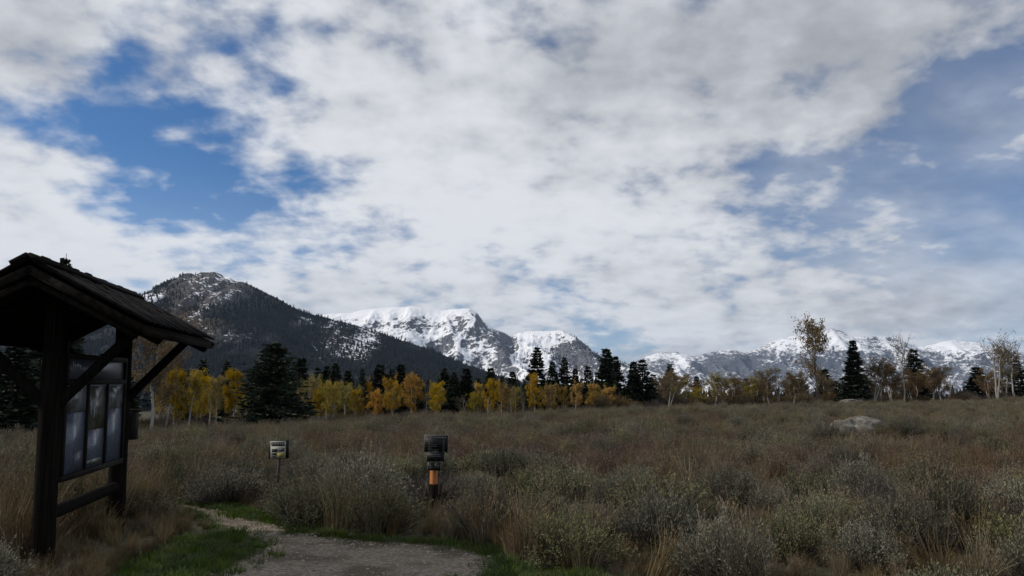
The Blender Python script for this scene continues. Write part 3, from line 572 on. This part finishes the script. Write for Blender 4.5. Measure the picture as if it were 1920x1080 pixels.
conifers = [(18, 640, 130, -6), (-60, 620, 150, 0), (60, 628, 90, 4), (95, 474, 95, 2), (135, 650, 80, 5), (185, 660, 70, 6), (225, 655, 60, 14), (375, 672, 46, 16), (420, 674, 44, 18), (345, 690, 40, 20),
            (560, 668, 60, 14), (593, 686, 44, 16), (610, 684, 46, 20), (626, 679, 50, 18), (650, 692, 40, 22), (677, 688, 30, 12), (710, 681, 58, 14), (732, 690, 44, 18), (749, 680, 50, 16), (783, 700, 40, 18), (832, 688, 46, 10), (850, 696, 42, 8), (873, 687, 48, 8), (896, 706, 36, 14), (918, 688, 42, 16), (940, 705, 30, 18), (960, 694, 38, 14), (985, 712, 34, 16), (1035, 676, 36, 10), (1057, 668, 40, 9), (1078, 688, 32, 12), (1102, 683, 40, 9), (1152, 666, 54, 8), (1178, 722, 42, 3), (1188, 675, 44, 6), (1205, 671, 56, 6), (1225, 700, 40, 8), (1256, 681, 40, 12), (1307, 704, 28, 14), (1400, 708, 32, 14), (1435, 706, 36, 12), (1548, 690, 44, 8), (1718, 653, 52, 8), (1806, 734, 20, 8), (1836, 686, 56, 6), (1912, 672, 50, 6), (1570, 712, 40, 10), (1480, 720, 36, 16)]
conifers.sort()
for k, (px, yt, wp, ex) in enumerate(conifers):
    place_tree('spruce_tree', CON[k % 4], px, yt, wp*1.1, ex, 'dark green spruce behind the aspens, %s dark conifer of the back row from the left' % ORD[k], 'tree', 'dark conifers behind the aspens', 500+k, (.36, .42, .34, .46)[k % 4])
place_tree('spruce_tree', CON_BIG, 510, 637, 138, -2, 'broad bushy dark conifer standing forward among yellow aspens', 'tree', None, 900, .88)
place_tree('spruce_tree', CON_SHARP, 1604, 636, 60, -1, 'sharply pointed single spruce between bare aspens at right', 'tree', None, 901, .44)
place_tree('spruce_tree', CON[1], 1006, 649, 62, 6, 'tall layered spruce rising behind the brightest central golden aspen', 'tree', None, 902, .42)
place_tree('spruce_tree', CON[2], 1137, 650, 60, 6, 'tallest narrow dark spruce left of the mountain gap', 'tree', None, 903, .34)

und = [shrub_mesh(51, 1.0, .75, 200, 10, ['leaf_brown', 'twig_bark'], .07, .04), shrub_mesh(52, .9, .8, 180, 5, ['leaf_brown', 'twig_bark'], .06, .03), shrub_mesh(53, 1.1, .8, 260, 3, ['dead_twig', 'twig_bark'], .12, .01)]
r = np.random.default_rng(78); n = 340; a = r.uniform(-.62, .62, n); d = np.interp(a, TA, TD)/np.cos(a) + r.uniform(0, 11, n); x, y = d*np.sin(a), d*np.cos(a)
scatter('undergrowth', np.stack([x, y, hz_(x, y)-.05], 1), r.uniform(0, 6.28, n), r.uniform(1.0, 2.2, n)*np.where(a < .1, .65, 1.0), np.where((a < .1) & (r.uniform(size=n) < .6), 1, r.choice([0, 0, 2], n)), und, 'brown leafy undergrowth beneath the aspens')
# wooded flat between the field and the mountain
r = np.random.default_rng(77); n = 2600
a = r.uniform(-.85, .75, n); d = np.exp(r.uniform(math.log(125), math.log(1300), n)); x, y = d*np.sin(a), d*np.cos(a)
s = r.uniform(.5, 1, n)*np.clip(5 + d*.011, 5, 17)*np.where(a > .18, .62, 1)
scatter('forest', np.stack([x, y, hz_(x, y)-.2], 1), r.uniform(0, 6.28, n), s, r.integers(0, 3, n), lowc, 'dark conifer wood on the flat behind the field trees')

# ------------------------------------------------------------------ field cover
def field_points(n, seed, rmin, rmax, amax=.78, clear=.25):
    r = np.random.default_rng(seed); a = r.uniform(-amax, amax, n); d = np.sqrt(r.uniform(rmin**2, rmax**2, n)); P = np.stack([d*np.sin(a), d*np.cos(a)], 1)
    D = np.interp(a, TA, TD)
    ok = (d < D + 6) & ~inside(P, lawn_poly)
    for (cx, cy, rad) in CLEAR: ok &= np.hypot(P[:, 0]-cx, P[:, 1]-cy) > rad
    return P[ok], r
sign_xy = flat(811, 962); note_xy = flat(517, 945)
CLEAR = [(-4.18, 7.24, .5), (-4.36, 8.2, .7), (-4.54, 9.24, .5), (-3.6, 7.5, .7), (-4.9, 8, .6), (sign_xy[0], sign_xy[1], .35), (note_xy[0], note_xy[1], .3), *[(sign_xy[0]*f_, sign_xy[1]*f_, .66) for f_ in (1.0, .96, .91, .87)], *[(*flat(a_, b_), .75) for a_, b_ in ((392, 966), (420, 975), (375, 975), (440, 985), (385, 990))], *[(note_xy[0]*f_, note_xy[1]*f_, .5) for f_ in (.96, .92, .88)], *[(bx*f_, by*f_, .55) for f_ in (.96, .90, .84, .78, .72) for bx, by in ((-4.18, 7.24), (-4.54, 9.24), (-4.36, 8.2))]]
def spaced(P, dmin):
    keep = []; cell = {}
    for k, p in enumerate(P):
        c = (int(p[0]//dmin), int(p[1]//dmin)); ok = True
        for i in (-1, 0, 1):
            for j in (-1, 0, 1):
                for q_ in cell.get((c[0]+i, c[1]+j), ()):
                    if (P[q_][0]-p[0])**2 + (P[q_][1]-p[1])**2 < dmin*dmin: ok = False
        if ok: cell.setdefault(c, []).append(k); keep.append(k)
    return P[keep]
P, r = field_points(26000, 1, 5.5, 100); P = spaced(P, .72)
sagey = fbm(P[:, 0]/5, P[:, 1]/5, 90, 3)
P = P[(sagey + r.uniform(-.12, .12, len(P))) > .35]
dist = np.hypot(P[:, 0], P[:, 1]); order = np.argsort(dist); P = P[order]; dist = dist[order]
inview = (np.abs(np.arctan2(P[:, 0], P[:, 1])) < .62) & (dist > 6.8)
lead = np.nonzero(inview)[0][:290]; leadset = np.zeros(len(P), bool); leadset[lead] = True
leads = []
for k in lead:
    x, y = P[k]; s = r.uniform(.6, 1.0) + .3*r.uniform()**2; v = r.uniform(); kd = r.integers(0, 5)
    me = sage[kd] if v > .06 else dead[kd % 2]
    o = link('sagebrush', me, None, (x, y, float(hz_(x, y))-.02), (r.normal()*.06, r.normal()*.06, r.uniform(0, 6.28)), (s, s, s*r.uniform(.75, 1.0)))
    leads.append(o)
    if v <= .06: tag(o, 'leafless grey twiggy shrub among the sagebrush of the near field', 'shrub', 'dead grey shrubs in the near field')
    elif x < -2.6: tag(o, 'grey-green sagebrush on the kiosk side of the gravel path', 'shrub', 'sagebrush near the kiosk')
    elif x < 1.2: tag(o, 'grey-green sagebrush around the two post signs beyond the path', 'shrub', 'sagebrush around the post signs')
    else: tag(o, 'grey-green sagebrush in the near field right of the signs', 'shrub', 'sagebrush in the right-hand near field')
for (cx, cy, who, m_) in ((float(sign_xy[0]), float(sign_xy[1]), 'black trail sign', 12), (float(note_xy[0]), float(note_xy[1]), 'paper notice post', 12), (-4.36, 8.2, 'timber kiosk', 14), (3.2, 6.9, 'bottom edge right of the path', 14)):
    free = sorted((o for o in leads if o['category'] == 'shrub' and o['label'].startswith('grey-green') and 'closest' not in o['label']), key=lambda o: math.hypot(o.location.x-cx, o.location.y-cy))
    for q_, o in enumerate(free[:m_]): o['label'] = 'grey-green sagebrush, %s closest to the %s' % (ORD[q_], who)
Q = P[~leadset]; n = len(Q)
scatter('sagebrush', np.c_[Q, hz_(Q[:, 0], Q[:, 1])-.02], r.uniform(0, 6.28, n), r.uniform(.6, 1.0, n) + .3*r.uniform(size=n)**2, np.where(r.uniform(size=n) < .06, 5 + r.integers(0, 2, n), r.integers(0, 5, n)), sage + dead, 'grey-green sagebrush covering the rest of the field')
P, r = field_points(30000, 2, 5.5, 102)
wv = fbm(P[:, 0]/6, P[:, 1]/6, 91, 3) + r.uniform(-.1, .1, len(P)); P = P[wv > .53 + .03*np.clip((18-np.hypot(P[:, 0], P[:, 1]))/8, 0, 1)]; n = len(P)
scatter('dry_weeds', np.c_[P, hz_(P[:, 0], P[:, 1])-.02], r.uniform(0, 6.28, n), r.uniform(.4, .95, n), r.integers(0, 3, n), weed, 'reddish brown dry weeds between the sagebrush', tilt=r.normal(size=(n, 2))*.12)
P, r = field_points(9000, 3, 5.5, 60)
wv = fbm(P[:, 0]/3, P[:, 1]/3, 92, 3) + r.uniform(-.1, .1, len(P)); P = P[wv > .57]
# straw grass along the verge and round the kiosk
a_ = r.uniform(size=(260, 2)); K = np.stack([-7.2 + a_[:, 0]*2.6, 6.0 + a_[:, 1]*4.8], 1); K = K[~inside(K, lawn_poly) & (np.hypot(K[:, 0]+4.18, K[:, 1]-7.24) > .35) & ((K[:, 1] > 8.6) | (K[:, 0] < -4.6))]
e = lawn_poly[r.integers(0, len(lawn_poly), 130)] + r.normal(size=(130, 2))*.16; e = e[~inside(e, lawn_poly) & (e[:, 1] > 5)]
for (cx, cy, rad) in CLEAR[5:]: e = e[np.hypot(e[:, 0]-cx, e[:, 1]-cy) > rad*1.15]
fr = np.stack([r.uniform(-5.2, -2.9, 170), r.uniform(5.6, 8.6, 170)], 1); fr = fr[~inside(fr, lawn_poly) & (np.hypot(fr[:, 0]+4.18, fr[:, 1]-7.24) > .2)]
a_ = r.uniform(-.66, .66, 11000); d_ = np.sqrt(r.uniform(5.5**2, 22**2, 11000)); lt = np.stack([d_*np.sin(a_), d_*np.cos(a_)], 1); fr = np.concatenate([fr, lt[~inside(lt, lawn_poly)]])
nlow = len(fr); P = np.concatenate([P, K, e, fr]); n = len(P); ssc = r.uniform(.55, 1.05, n); ssc[n-nlow:] *= r.uniform(.18, .45, nlow)
scatter('dry_grass', np.c_[P, hz_(P[:, 0], P[:, 1])-.01], r.uniform(0, 6.28, n), ssc, r.integers(0, 3, n), straw, 'straw-coloured bunch grass round the kiosk and through the field', tilt=r.normal(size=(n, 2))*.16)
r = np.random.default_rng(4); lo, hi = lawn_poly.min(0), lawn_poly.max(0); P = lo + r.uniform(size=(16000, 2))*(hi-lo)
P = P[inside(P, lawn_poly) & ~inside(P + r.normal(size=P.shape)*.11, path_poly) & (P[:, 1] > 4)]; n = len(P)
scatter('lawn_grass', np.c_[P, np.full(n, .004)], r.uniform(0, 6.28, n), r.uniform(.6, 1.2, n), r.integers(0, 3, n), lawnm, 'short green grass along the gravel path')
# gravel stones
pm = []
for sd in range(3):
    bm = bmesh.new(); bmesh.ops.create_icosphere(bm, subdivisions=1, radius=1); rr_ = random.Random(sd)
    for v in bm.verts: v.co *= rr_.uniform(.7, 1.2); v.co.z *= .6
    me = bpy.data.meshes.new('pebble_%d' % sd); bm.to_mesh(me); bm.free(); me.materials.append(MATS['pebble']); pm.append(me)
lo, hi = path_poly.min(0), path_poly.max(0); P = lo + r.uniform(size=(30000, 2))*(hi-lo); P = P[inside(P + r.normal(size=P.shape)*.06, path_poly) & (P[:, 1] > 4)]; n = len(P)
scatter('gravel_stones', np.c_[P, np.full(n, .012)], r.uniform(0, 6.28, n), .006 + .020*r.uniform(size=n)**3, r.integers(0, 3, n), pm, 'loose pale stones on the gravel path')

# ------------------------------------------------------------------ boulders
def boulder(px, py, wpx, hf, seed, label, sink=.25):
    P = hit(px, py); d = math.hypot(P[0], P[1]); wd = wpx/F*d
    bm = bmesh.new(); bmesh.ops.create_icosphere(bm, subdivisions=5, radius=1)
    V = np.array([v.co[:] for v in bm.verts]); n1 = fbm(V[:, 0]*1.1+seed+V[:, 2]*.7, V[:, 1]*1.1+V[:, 2]*.9, seed, 2); n2 = fbm(V[:, 0]*4+V[:, 2]*3+seed, V[:, 1]*4-V[:, 2]*2, seed+3, 4, .6, True)
    sc_ = .55 + .75*n1 + .30*(n2-.5); V = V*sc_[:, None]
    V[:, 0] = np.clip(V[:, 0], -.92, .95); V[:, 2] = np.where(V[:, 2] > .6, .6 + (V[:, 2]-.6)*.45, V[:, 2])
    for v, c in zip(bm.verts, V): v.co = c*np.array([wd/2, wd*.42, wd*hf])
    me = bpy.data.meshes.new('boulder'); bm.to_mesh(me); bm.free(); me.materials.append(MATS['boulder']); me.polygons.foreach_set('use_smooth', np.ones(len(me.polygons), bool))
    return tag(link('boulder', me, None, (P[0], P[1], P[2]+wd*hf*.18)), label, 'boulder', 'boulders in the field')
boulder(1612, 824, 88, .44, 3, 'large pale lichen-spotted boulder rising from the sagebrush at right')
boulder(1600, 764, 44, .34, 8, 'smaller grey boulder on the rise behind the large boulder')
boulder(1130, 782, 26, .40, 12, 'small whitish rock in mid field below the central spruces')
P = hit(598, 803)
o = link('brush_pile', dead[1], None, (P[0], P[1], P[2]), (0, 0, 1), (1.5, 1.3, 1.15)); tag(o, 'rounded dark pile of bare twigs in front of yellow aspens', 'brush pile')

# ------------------------------------------------------------------ kiosk
k = empty('information_kiosk', (-4.225, 7.242, -.06), (.018, -.035, .176))
tag(k, 'dark timber trailhead information kiosk with shingled gable roof', 'kiosk')
S_, H_, WD, DR, O1, O2 = 2.027, 2.82, 1.00, .55, .64, .20
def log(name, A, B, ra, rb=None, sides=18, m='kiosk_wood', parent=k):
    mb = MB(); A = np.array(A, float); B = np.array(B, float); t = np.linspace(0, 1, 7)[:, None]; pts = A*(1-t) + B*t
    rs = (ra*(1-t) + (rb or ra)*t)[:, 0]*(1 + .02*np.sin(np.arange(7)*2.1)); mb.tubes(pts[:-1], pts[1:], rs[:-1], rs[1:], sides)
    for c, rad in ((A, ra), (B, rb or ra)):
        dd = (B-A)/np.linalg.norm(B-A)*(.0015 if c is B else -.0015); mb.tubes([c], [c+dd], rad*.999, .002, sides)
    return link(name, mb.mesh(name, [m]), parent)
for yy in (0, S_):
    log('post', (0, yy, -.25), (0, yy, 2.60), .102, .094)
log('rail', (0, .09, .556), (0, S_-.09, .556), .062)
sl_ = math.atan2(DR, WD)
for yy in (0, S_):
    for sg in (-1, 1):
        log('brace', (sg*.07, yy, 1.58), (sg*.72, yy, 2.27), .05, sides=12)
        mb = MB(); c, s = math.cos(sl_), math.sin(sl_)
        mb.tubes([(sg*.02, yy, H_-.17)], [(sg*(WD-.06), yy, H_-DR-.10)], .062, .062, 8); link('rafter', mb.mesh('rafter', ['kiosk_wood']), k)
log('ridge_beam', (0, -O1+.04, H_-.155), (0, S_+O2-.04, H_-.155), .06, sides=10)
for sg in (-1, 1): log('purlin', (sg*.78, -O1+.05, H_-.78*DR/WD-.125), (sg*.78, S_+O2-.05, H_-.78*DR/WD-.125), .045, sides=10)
# roof
LEN = S_+O1+O2; sl_len = math.hypot(DR, WD)
roof = MB()
for sg in (-1, 1):
    n = np.array([sg*math.sin(sl_), 0, math.cos(sl_)]); t = np.array([sg*math.cos(sl_), 0, -math.sin(sl_)])
    A = np.array([0, 0, H_-.03]); q_ = [A - n*.045, A + t*(sl_len-.02) - n*.045, A + t*(sl_len-.02), A]
    V = [p + np.array([0, yy, 0]) for yy in (-O1+.02, S_+O2-.02) for p in q_]
    roof.add(V, [(0,1,2,3),(4,7,6,5),(0,4,5,1),(1,5,6,2),(2,6,7,3),(3,7,4,0)])
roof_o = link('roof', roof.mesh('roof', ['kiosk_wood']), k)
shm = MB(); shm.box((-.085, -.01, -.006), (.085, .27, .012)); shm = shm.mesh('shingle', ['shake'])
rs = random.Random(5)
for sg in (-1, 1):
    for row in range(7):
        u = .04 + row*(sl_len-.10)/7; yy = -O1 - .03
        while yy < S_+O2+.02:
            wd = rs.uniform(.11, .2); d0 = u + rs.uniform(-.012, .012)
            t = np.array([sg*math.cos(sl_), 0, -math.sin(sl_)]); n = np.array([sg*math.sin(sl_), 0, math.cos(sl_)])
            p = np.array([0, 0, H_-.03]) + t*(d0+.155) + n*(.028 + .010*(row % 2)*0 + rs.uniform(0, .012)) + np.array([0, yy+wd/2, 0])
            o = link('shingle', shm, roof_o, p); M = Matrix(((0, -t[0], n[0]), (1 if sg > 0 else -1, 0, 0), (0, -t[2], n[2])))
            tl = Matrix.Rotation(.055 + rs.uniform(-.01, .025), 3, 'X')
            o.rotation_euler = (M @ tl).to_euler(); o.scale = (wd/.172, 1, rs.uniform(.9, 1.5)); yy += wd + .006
for sg in (-1, 1):
    t = np.array([sg*math.cos(sl_), 0, -math.sin(sl_)]); n = np.array([sg*math.sin(sl_), 0, math.cos(sl_)])
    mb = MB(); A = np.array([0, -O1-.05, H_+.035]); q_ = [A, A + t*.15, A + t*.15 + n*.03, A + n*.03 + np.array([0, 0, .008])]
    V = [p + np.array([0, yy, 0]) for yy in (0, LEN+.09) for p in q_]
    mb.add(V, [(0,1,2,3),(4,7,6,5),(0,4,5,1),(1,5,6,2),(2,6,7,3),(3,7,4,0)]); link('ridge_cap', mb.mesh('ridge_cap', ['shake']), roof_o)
    for yy in (-O1-.012, S_+O2-.022):
        for (off, hgt, dy) in ((0.0, .072, 0), (.088, .05, .05)):
            mb = MB(); A = np.array([0, yy+dy, H_-.035]) - n*off; e = sl_len - (.0 if off == 0 else .06)
            q_ = [A - n*hgt, A + t*e - n*hgt, A + t*e, A]; V = [p + np.array([0, y2, 0]) for y2 in (0, .034) for p in q_]
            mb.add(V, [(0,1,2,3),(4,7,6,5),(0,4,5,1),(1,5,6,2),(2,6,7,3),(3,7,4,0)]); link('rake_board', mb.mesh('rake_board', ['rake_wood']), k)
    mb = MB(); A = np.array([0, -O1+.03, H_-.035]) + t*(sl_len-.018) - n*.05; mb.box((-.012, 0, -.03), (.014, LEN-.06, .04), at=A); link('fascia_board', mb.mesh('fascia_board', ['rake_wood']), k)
# display case
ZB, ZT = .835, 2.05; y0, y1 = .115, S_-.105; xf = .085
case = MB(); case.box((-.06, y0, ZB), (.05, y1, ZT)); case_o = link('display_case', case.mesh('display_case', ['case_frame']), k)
def bar(lo, hi, nm='frame_bar', m='case_frame'):
    mb = MB(); mb.box(lo, hi); return link(nm, mb.mesh(nm, [m]), case_o)
bar((.052, y0, ZB), (xf, y1, ZB+.055)); bar((.052, y0, ZT-.05), (xf, y1, ZT)); bar((.052, y0, 1.745), (xf, y1, 1.80))
inner = (y1-y0-.05*2-.035*2)/3; yc = y0+.05
bar((.053, y0, ZB+.057), (xf-.001, y0+.05, ZT-.052)); bar((.053, y1-.05, ZB+.057), (xf-.001, y1, ZT-.052))
pics = [('poster_picture', .68), ('poster_green', .45), ('poster_picture', .68)]
for c in range(3):
    ya, yb = yc + c*(inner+.035), yc + c*(inner+.035) + inner; z0, z1 = ZB+.058, 1.742
    mb = MB(); zm = z0 + (z1-z0)*pics[c][1]
    mb.box((.051, ya+.004, z0), (.062, yb-.004, zm), 0); mb.box((.051, ya+.004, zm+.002), (.0625, yb-.004, z1-.012), 1); mb.box((.051, ya+.004, z1-.011), (.063, yb-.004, z1), 2)
    if c == 0: mb.box((.0622, ya+inner*.55, z0+.02), (.0635, yb-.02, z0+.19), 3)
    if c == 1: mb.box((.0622, ya+.02, z0+.02), (.0635, yb-.02, z0+.075), 1)
    if c == 1:
        for w_ in range(5): mb.box((.0626, ya+.06+w_*.045, zm+.18-.02*w_), (.064, ya+.09+w_*.045, zm+.34-.03*w_), 2 if w_ % 2 else 3)
    p_ = link('poster', mb.mesh('poster', ['poster_text', pics[c][0], 'print_pale', 'case_header']), case_o); p_['label'] = ['blue-grey text poster with a mountain picture on top', 'narrow poster with a large forest picture', 'blue-grey text poster with a dark picture on top'][c]
    if c < 2: bar((.053, yb, ZB+.057), (xf-.002, yb+.035, 1.743), 'divider_bar')
mb = MB(); mb.box((.051, yc, 1.802), (.06, y1-.052, ZT-.052), 0)
for w_, (a_, hh) in enumerate([(.30, .075), (.345, .05), (.39, .05), (.43, .055), (.475, .045)]): mb.box((.0602, a_, 1.90), (.0612, a_+.028, 1.90+hh), 1)
link('header_board', mb.mesh('header_board', ['case_header', 'poster_text']), case_o)
for yy in (.34, S_-.3):
    mb = MB(); mb.tubes([(.0, yy, ZT)], [(.0, yy, ZT+.14)], .006, .006, 6); t_ = np.arange(9)*2*PI/8; ring = np.stack([0*t_, yy+.028*np.cos(t_), ZT+.075+.028*np.sin(t_)], 1); mb.tubes(ring[:-1], ring[1:], .005, .005, 5); link('hook', mb.mesh('hook', ['iron']), k)
mb = MB(); mb.box((.02, S_+.11, 1.08), (.13, S_+.27, 1.42)); mb.box((.01, S_+.105, 1.42), (.15, S_+.29, 1.44)); link('register_box', mb.mesh('register_box', ['case_frame']), k)

# ------------------------------------------------------------------ signs
def text_mesh(body, size, mat, parent, name, loc):
    cu = bpy.data.curves.new(name, 'FONT'); cu.body = body; cu.size = size; cu.align_x = 'CENTER'; cu.extrude = .0006; cu.space_character = 1.05
    t = bpy.data.objects.new(name, cu); COL.objects.link(t); bpy.context.view_layer.update()
    me = bpy.data.meshes.new_from_object(t.evaluated_get(bpy.context.evaluated_depsgraph_get())); bpy.data.objects.remove(t)
    me.materials.clear(); me.materials.append(MATS[mat]); return link(name, me, parent, loc, (PI/2, 0, 0))
d = float(sign_xy[1]); x = float(sign_xy[0]); px_m = d/F*1.01
def zy(py): return at_depth(811, py, d)[2]
sg = empty('trail_sign', (x, d, 0), (0, 0, .06)); tag(sg, 'black trail distance sign on an orange-brown wooden post', 'sign')
mb = MB(); mb.box((-.041, -.041, -.3), (.041, .041, zy(876)), 0); link('post', mb.mesh('post', ['post_wood']), sg, (0, .03, 0), (0, 0, .8))
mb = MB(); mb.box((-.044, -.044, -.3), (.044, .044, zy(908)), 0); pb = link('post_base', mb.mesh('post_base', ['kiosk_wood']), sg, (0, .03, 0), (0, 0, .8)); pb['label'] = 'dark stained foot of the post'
def board(nm, x0, x1, ya, yb, yoff):
    mb = MB(); z1, z0 = zy(ya), zy(yb); mb.box((x0, -.075-yoff, z0), (x1, -.05-yoff, z1), 0); mb.box((x0-.006, -.0485-yoff, z0-.004), (x1+.006, -.040-yoff, z1+.006), 1)
    return link(nm, mb.mesh(nm, ['sign_black', 'sign_edge']), sg), z0, z1
hw = 21*px_m
b1, z0, z1 = board('distance_board', -hw+.02, hw+.02, 816, 846.5, .0)
mb = MB(); yf = -.0762; rs = random.Random(2)
def words(zc, xa, xb, hh):
    xx = xa
    while xx < xb: l_ = min(rs.uniform(.018, .05), xb-xx); mb.box((xx, yf, zc-hh), (xx+l_, yf+.0008, zc+hh)); xx += l_+.007
words(z1-.028, -hw+.045, hw-.005, .009)
for q_ in range(8):
    zc = z1 - .062 - q_*.0235; words(zc, -hw+.075, -hw+.075+[.10, .06, .055, .13, .12, .055, .15, .16][q_], .0042); words(zc, hw-.055, hw-.02, .0042)
link('lettering', mb.mesh('lettering', ['sign_print']), b1)
for zc in (z1-.006, z0+.012): m2 = MB(); m2.tubes([(.02, -.076, zc)], [(.02, -.081, zc)], .007, .005, 8); m2.tubes([(.02, -.081, zc)], [(.02, -.0812, zc)], .005, .0005, 8); link('bolt', m2.mesh('bolt', ['sign_print']), b1)
b2, z0, z1 = board('notice_board', -15.5*px_m+.018, 15.5*px_m+.018, 847.5, 864, .001)
mb = MB(); yf = -.0772; words(z1-.03, -.05, .07, .004); words(z1-.055, -.06, .09, .003); link('lettering', mb.mesh('lettering', ['ink_grey']), b2)
for zc in (z1-.01, z0+.03): m2 = MB(); m2.tubes([(.02, -.077, zc)], [(.02, -.082, zc)], .007, .005, 8); m2.tubes([(.02, -.082, zc)], [(.02, -.0822, zc)], .005, .0005, 8); link('bolt', m2.mesh('bolt', ['sign_print']), b2)
for q_, (xa, xb) in enumerate(((-.083, .002), (.008, .092))):
    b3, z0, z1 = board('symbol_plate', xa, xb, 866.5, 881, .002)
    mb = MB(); yf = -.0782; cx = (xa+xb)/2; zc = (z0+z1)/2; y_ = yf
    def st(pts, rad): 
        for (a0, c0), (a1, c1) in zip(pts[:-1], pts[1:]): mb.tubes([(cx+a0, y_, zc+c0)], [(cx+a1, y_, zc+c1)], rad, rad, 4)
    if q_ == 0: st([(-.004, .028), (-.004, .036)], .006); st([(-.006, .02), (-.008, -.004)], .007); st([(-.008, -.004), (-.02, -.036)], .0045); st([(-.008, -.004), (.006, -.018), (.010, -.036)], .0045); st([(-.004, .014), (.012, .002)], .003); st([(.016, .008), (.024, -.036)], .002)
    else: st([(-.018, .004), (.014, .004)], .008); st([(.014, .006), (.026, .02)], .005); st([(-.016, 0), (-.02, -.026)], .003); st([(.012, 0), (.014, -.026)], .003); st([(-.002, .012), (-.004, .026)], .004)
    link('symbol', mb.mesh('symbol', ['sign_print']), b3)
d = float(note_xy[1]); x = float(note_xy[0]); px_m = d/F*1.02
def zy2(py): return at_depth(517, py, d)[2]
ns = empty('notice_sign', (x, d, 0), (0, .0, -.10)); tag(ns, 'printed paper notice on a thin dark metal post', 'sign')
mb = MB(); mb.box((-.014, 0, -.3), (.014, .028, zy2(828))); mb.box((-.022, .0285, -.3), (.022, .034, zy2(828))); link('post', mb.mesh('post', ['iron']), ns)
zc = (zy2(827) + zy2(859))/2; hh = (zy2(827)-zy2(859))/2; R = Matrix.Rotation(.075, 4, 'Y')
pn = link('backing_panel', None, ns); mb = MB(); mb.box((-.15, -.012, -hh*1.06), (.165, -.002, hh*1.06)); pn.data; bpy.data.objects.remove(pn)
pn = link('backing_panel', mb.mesh('backing_panel', ['sign_black']), ns, (-.01, 0, zc), (0, -.06, 0))
mb = MB(); hw = .118; mb.box((-hw, -.0165, -hh), (hw, -.0125, hh), 0)
def pr(x0, x1, za, zb, m, dy=.0006): mb.box((x0*hw, -.0165-dy, za*hh), (x1*hw, -.0167, zb*hh), m)
pr(-.90, .90, .42, .93, 1); pr(-.85, -.06, -.28, .10, 1); pr(.08, .85, -.22, .16, 1); pr(.15, .72, -.08, .12, 3, .0009); pr(-.12, .92, -.90, -.36, 2); pr(-.88, -.22, -.60, -.38, 1); pr(-.88, -.25, -.90, -.72, 1)
sheet_o = link('paper_notice', mb.mesh('paper_notice', ['paper', 'ink', 'ink_yellow', 'ink_grey']), pn)
tx = text_mesh('WANTED', .060, 'paper', pn, 'lettering', (0, -.0180, hh*.60))
# small far placard left of the kiosk
P = hit(27, 818); d = math.hypot(P[0], P[1]); sz = 10/F*d
pl = empty('placard', (P[0], P[1], P[2]), (0, 0, .5)); tag(pl, 'small white placard with a dark symbol left of the kiosk', 'sign')
zc = at_depth(27, 797, P[1])[2]-P[2]; mb = MB(); mb.box((-.025, 0, -.2), (.025, .04, zc)); link('post', mb.mesh('post', ['grey_bark']), pl)
mb = MB(); mb.box((-sz/2, -.012, zc-sz/2), (sz/2, -.002, zc+sz/2), 0); mb.box((-sz*.28, -.0135, zc-sz*.22), (sz*.22, -.0125, zc+sz*.2), 1); link('plate', mb.mesh('plate', ['plate_white', 'plate_blue']), pl)

# ------------------------------------------------------------------ thin blue air
hm = bpy.data.materials.new('haze'); hm.use_nodes = True; h = NT(hm.node_tree); h.n.clear()
pv = h.n.new('ShaderNodeVolumePrincipled'); pv.inputs['Color'].default_value = (.48, .68, 1, 1); pv.inputs['Density'].default_value = 2.0e-5; pv.inputs['Anisotropy'].default_value = .1
ho = h.n.new('ShaderNodeOutputMaterial'); h.l.new(pv.outputs[0], ho.inputs['Volume'])
MATS['haze'] = hm
mb = MB(); mb.box((-27000, -27000, -12), (27000, 27000, 1250)); tag(link('haze', mb.mesh('haze', ['haze'])), 'thin bluish mountain air', None, kind='stuff')
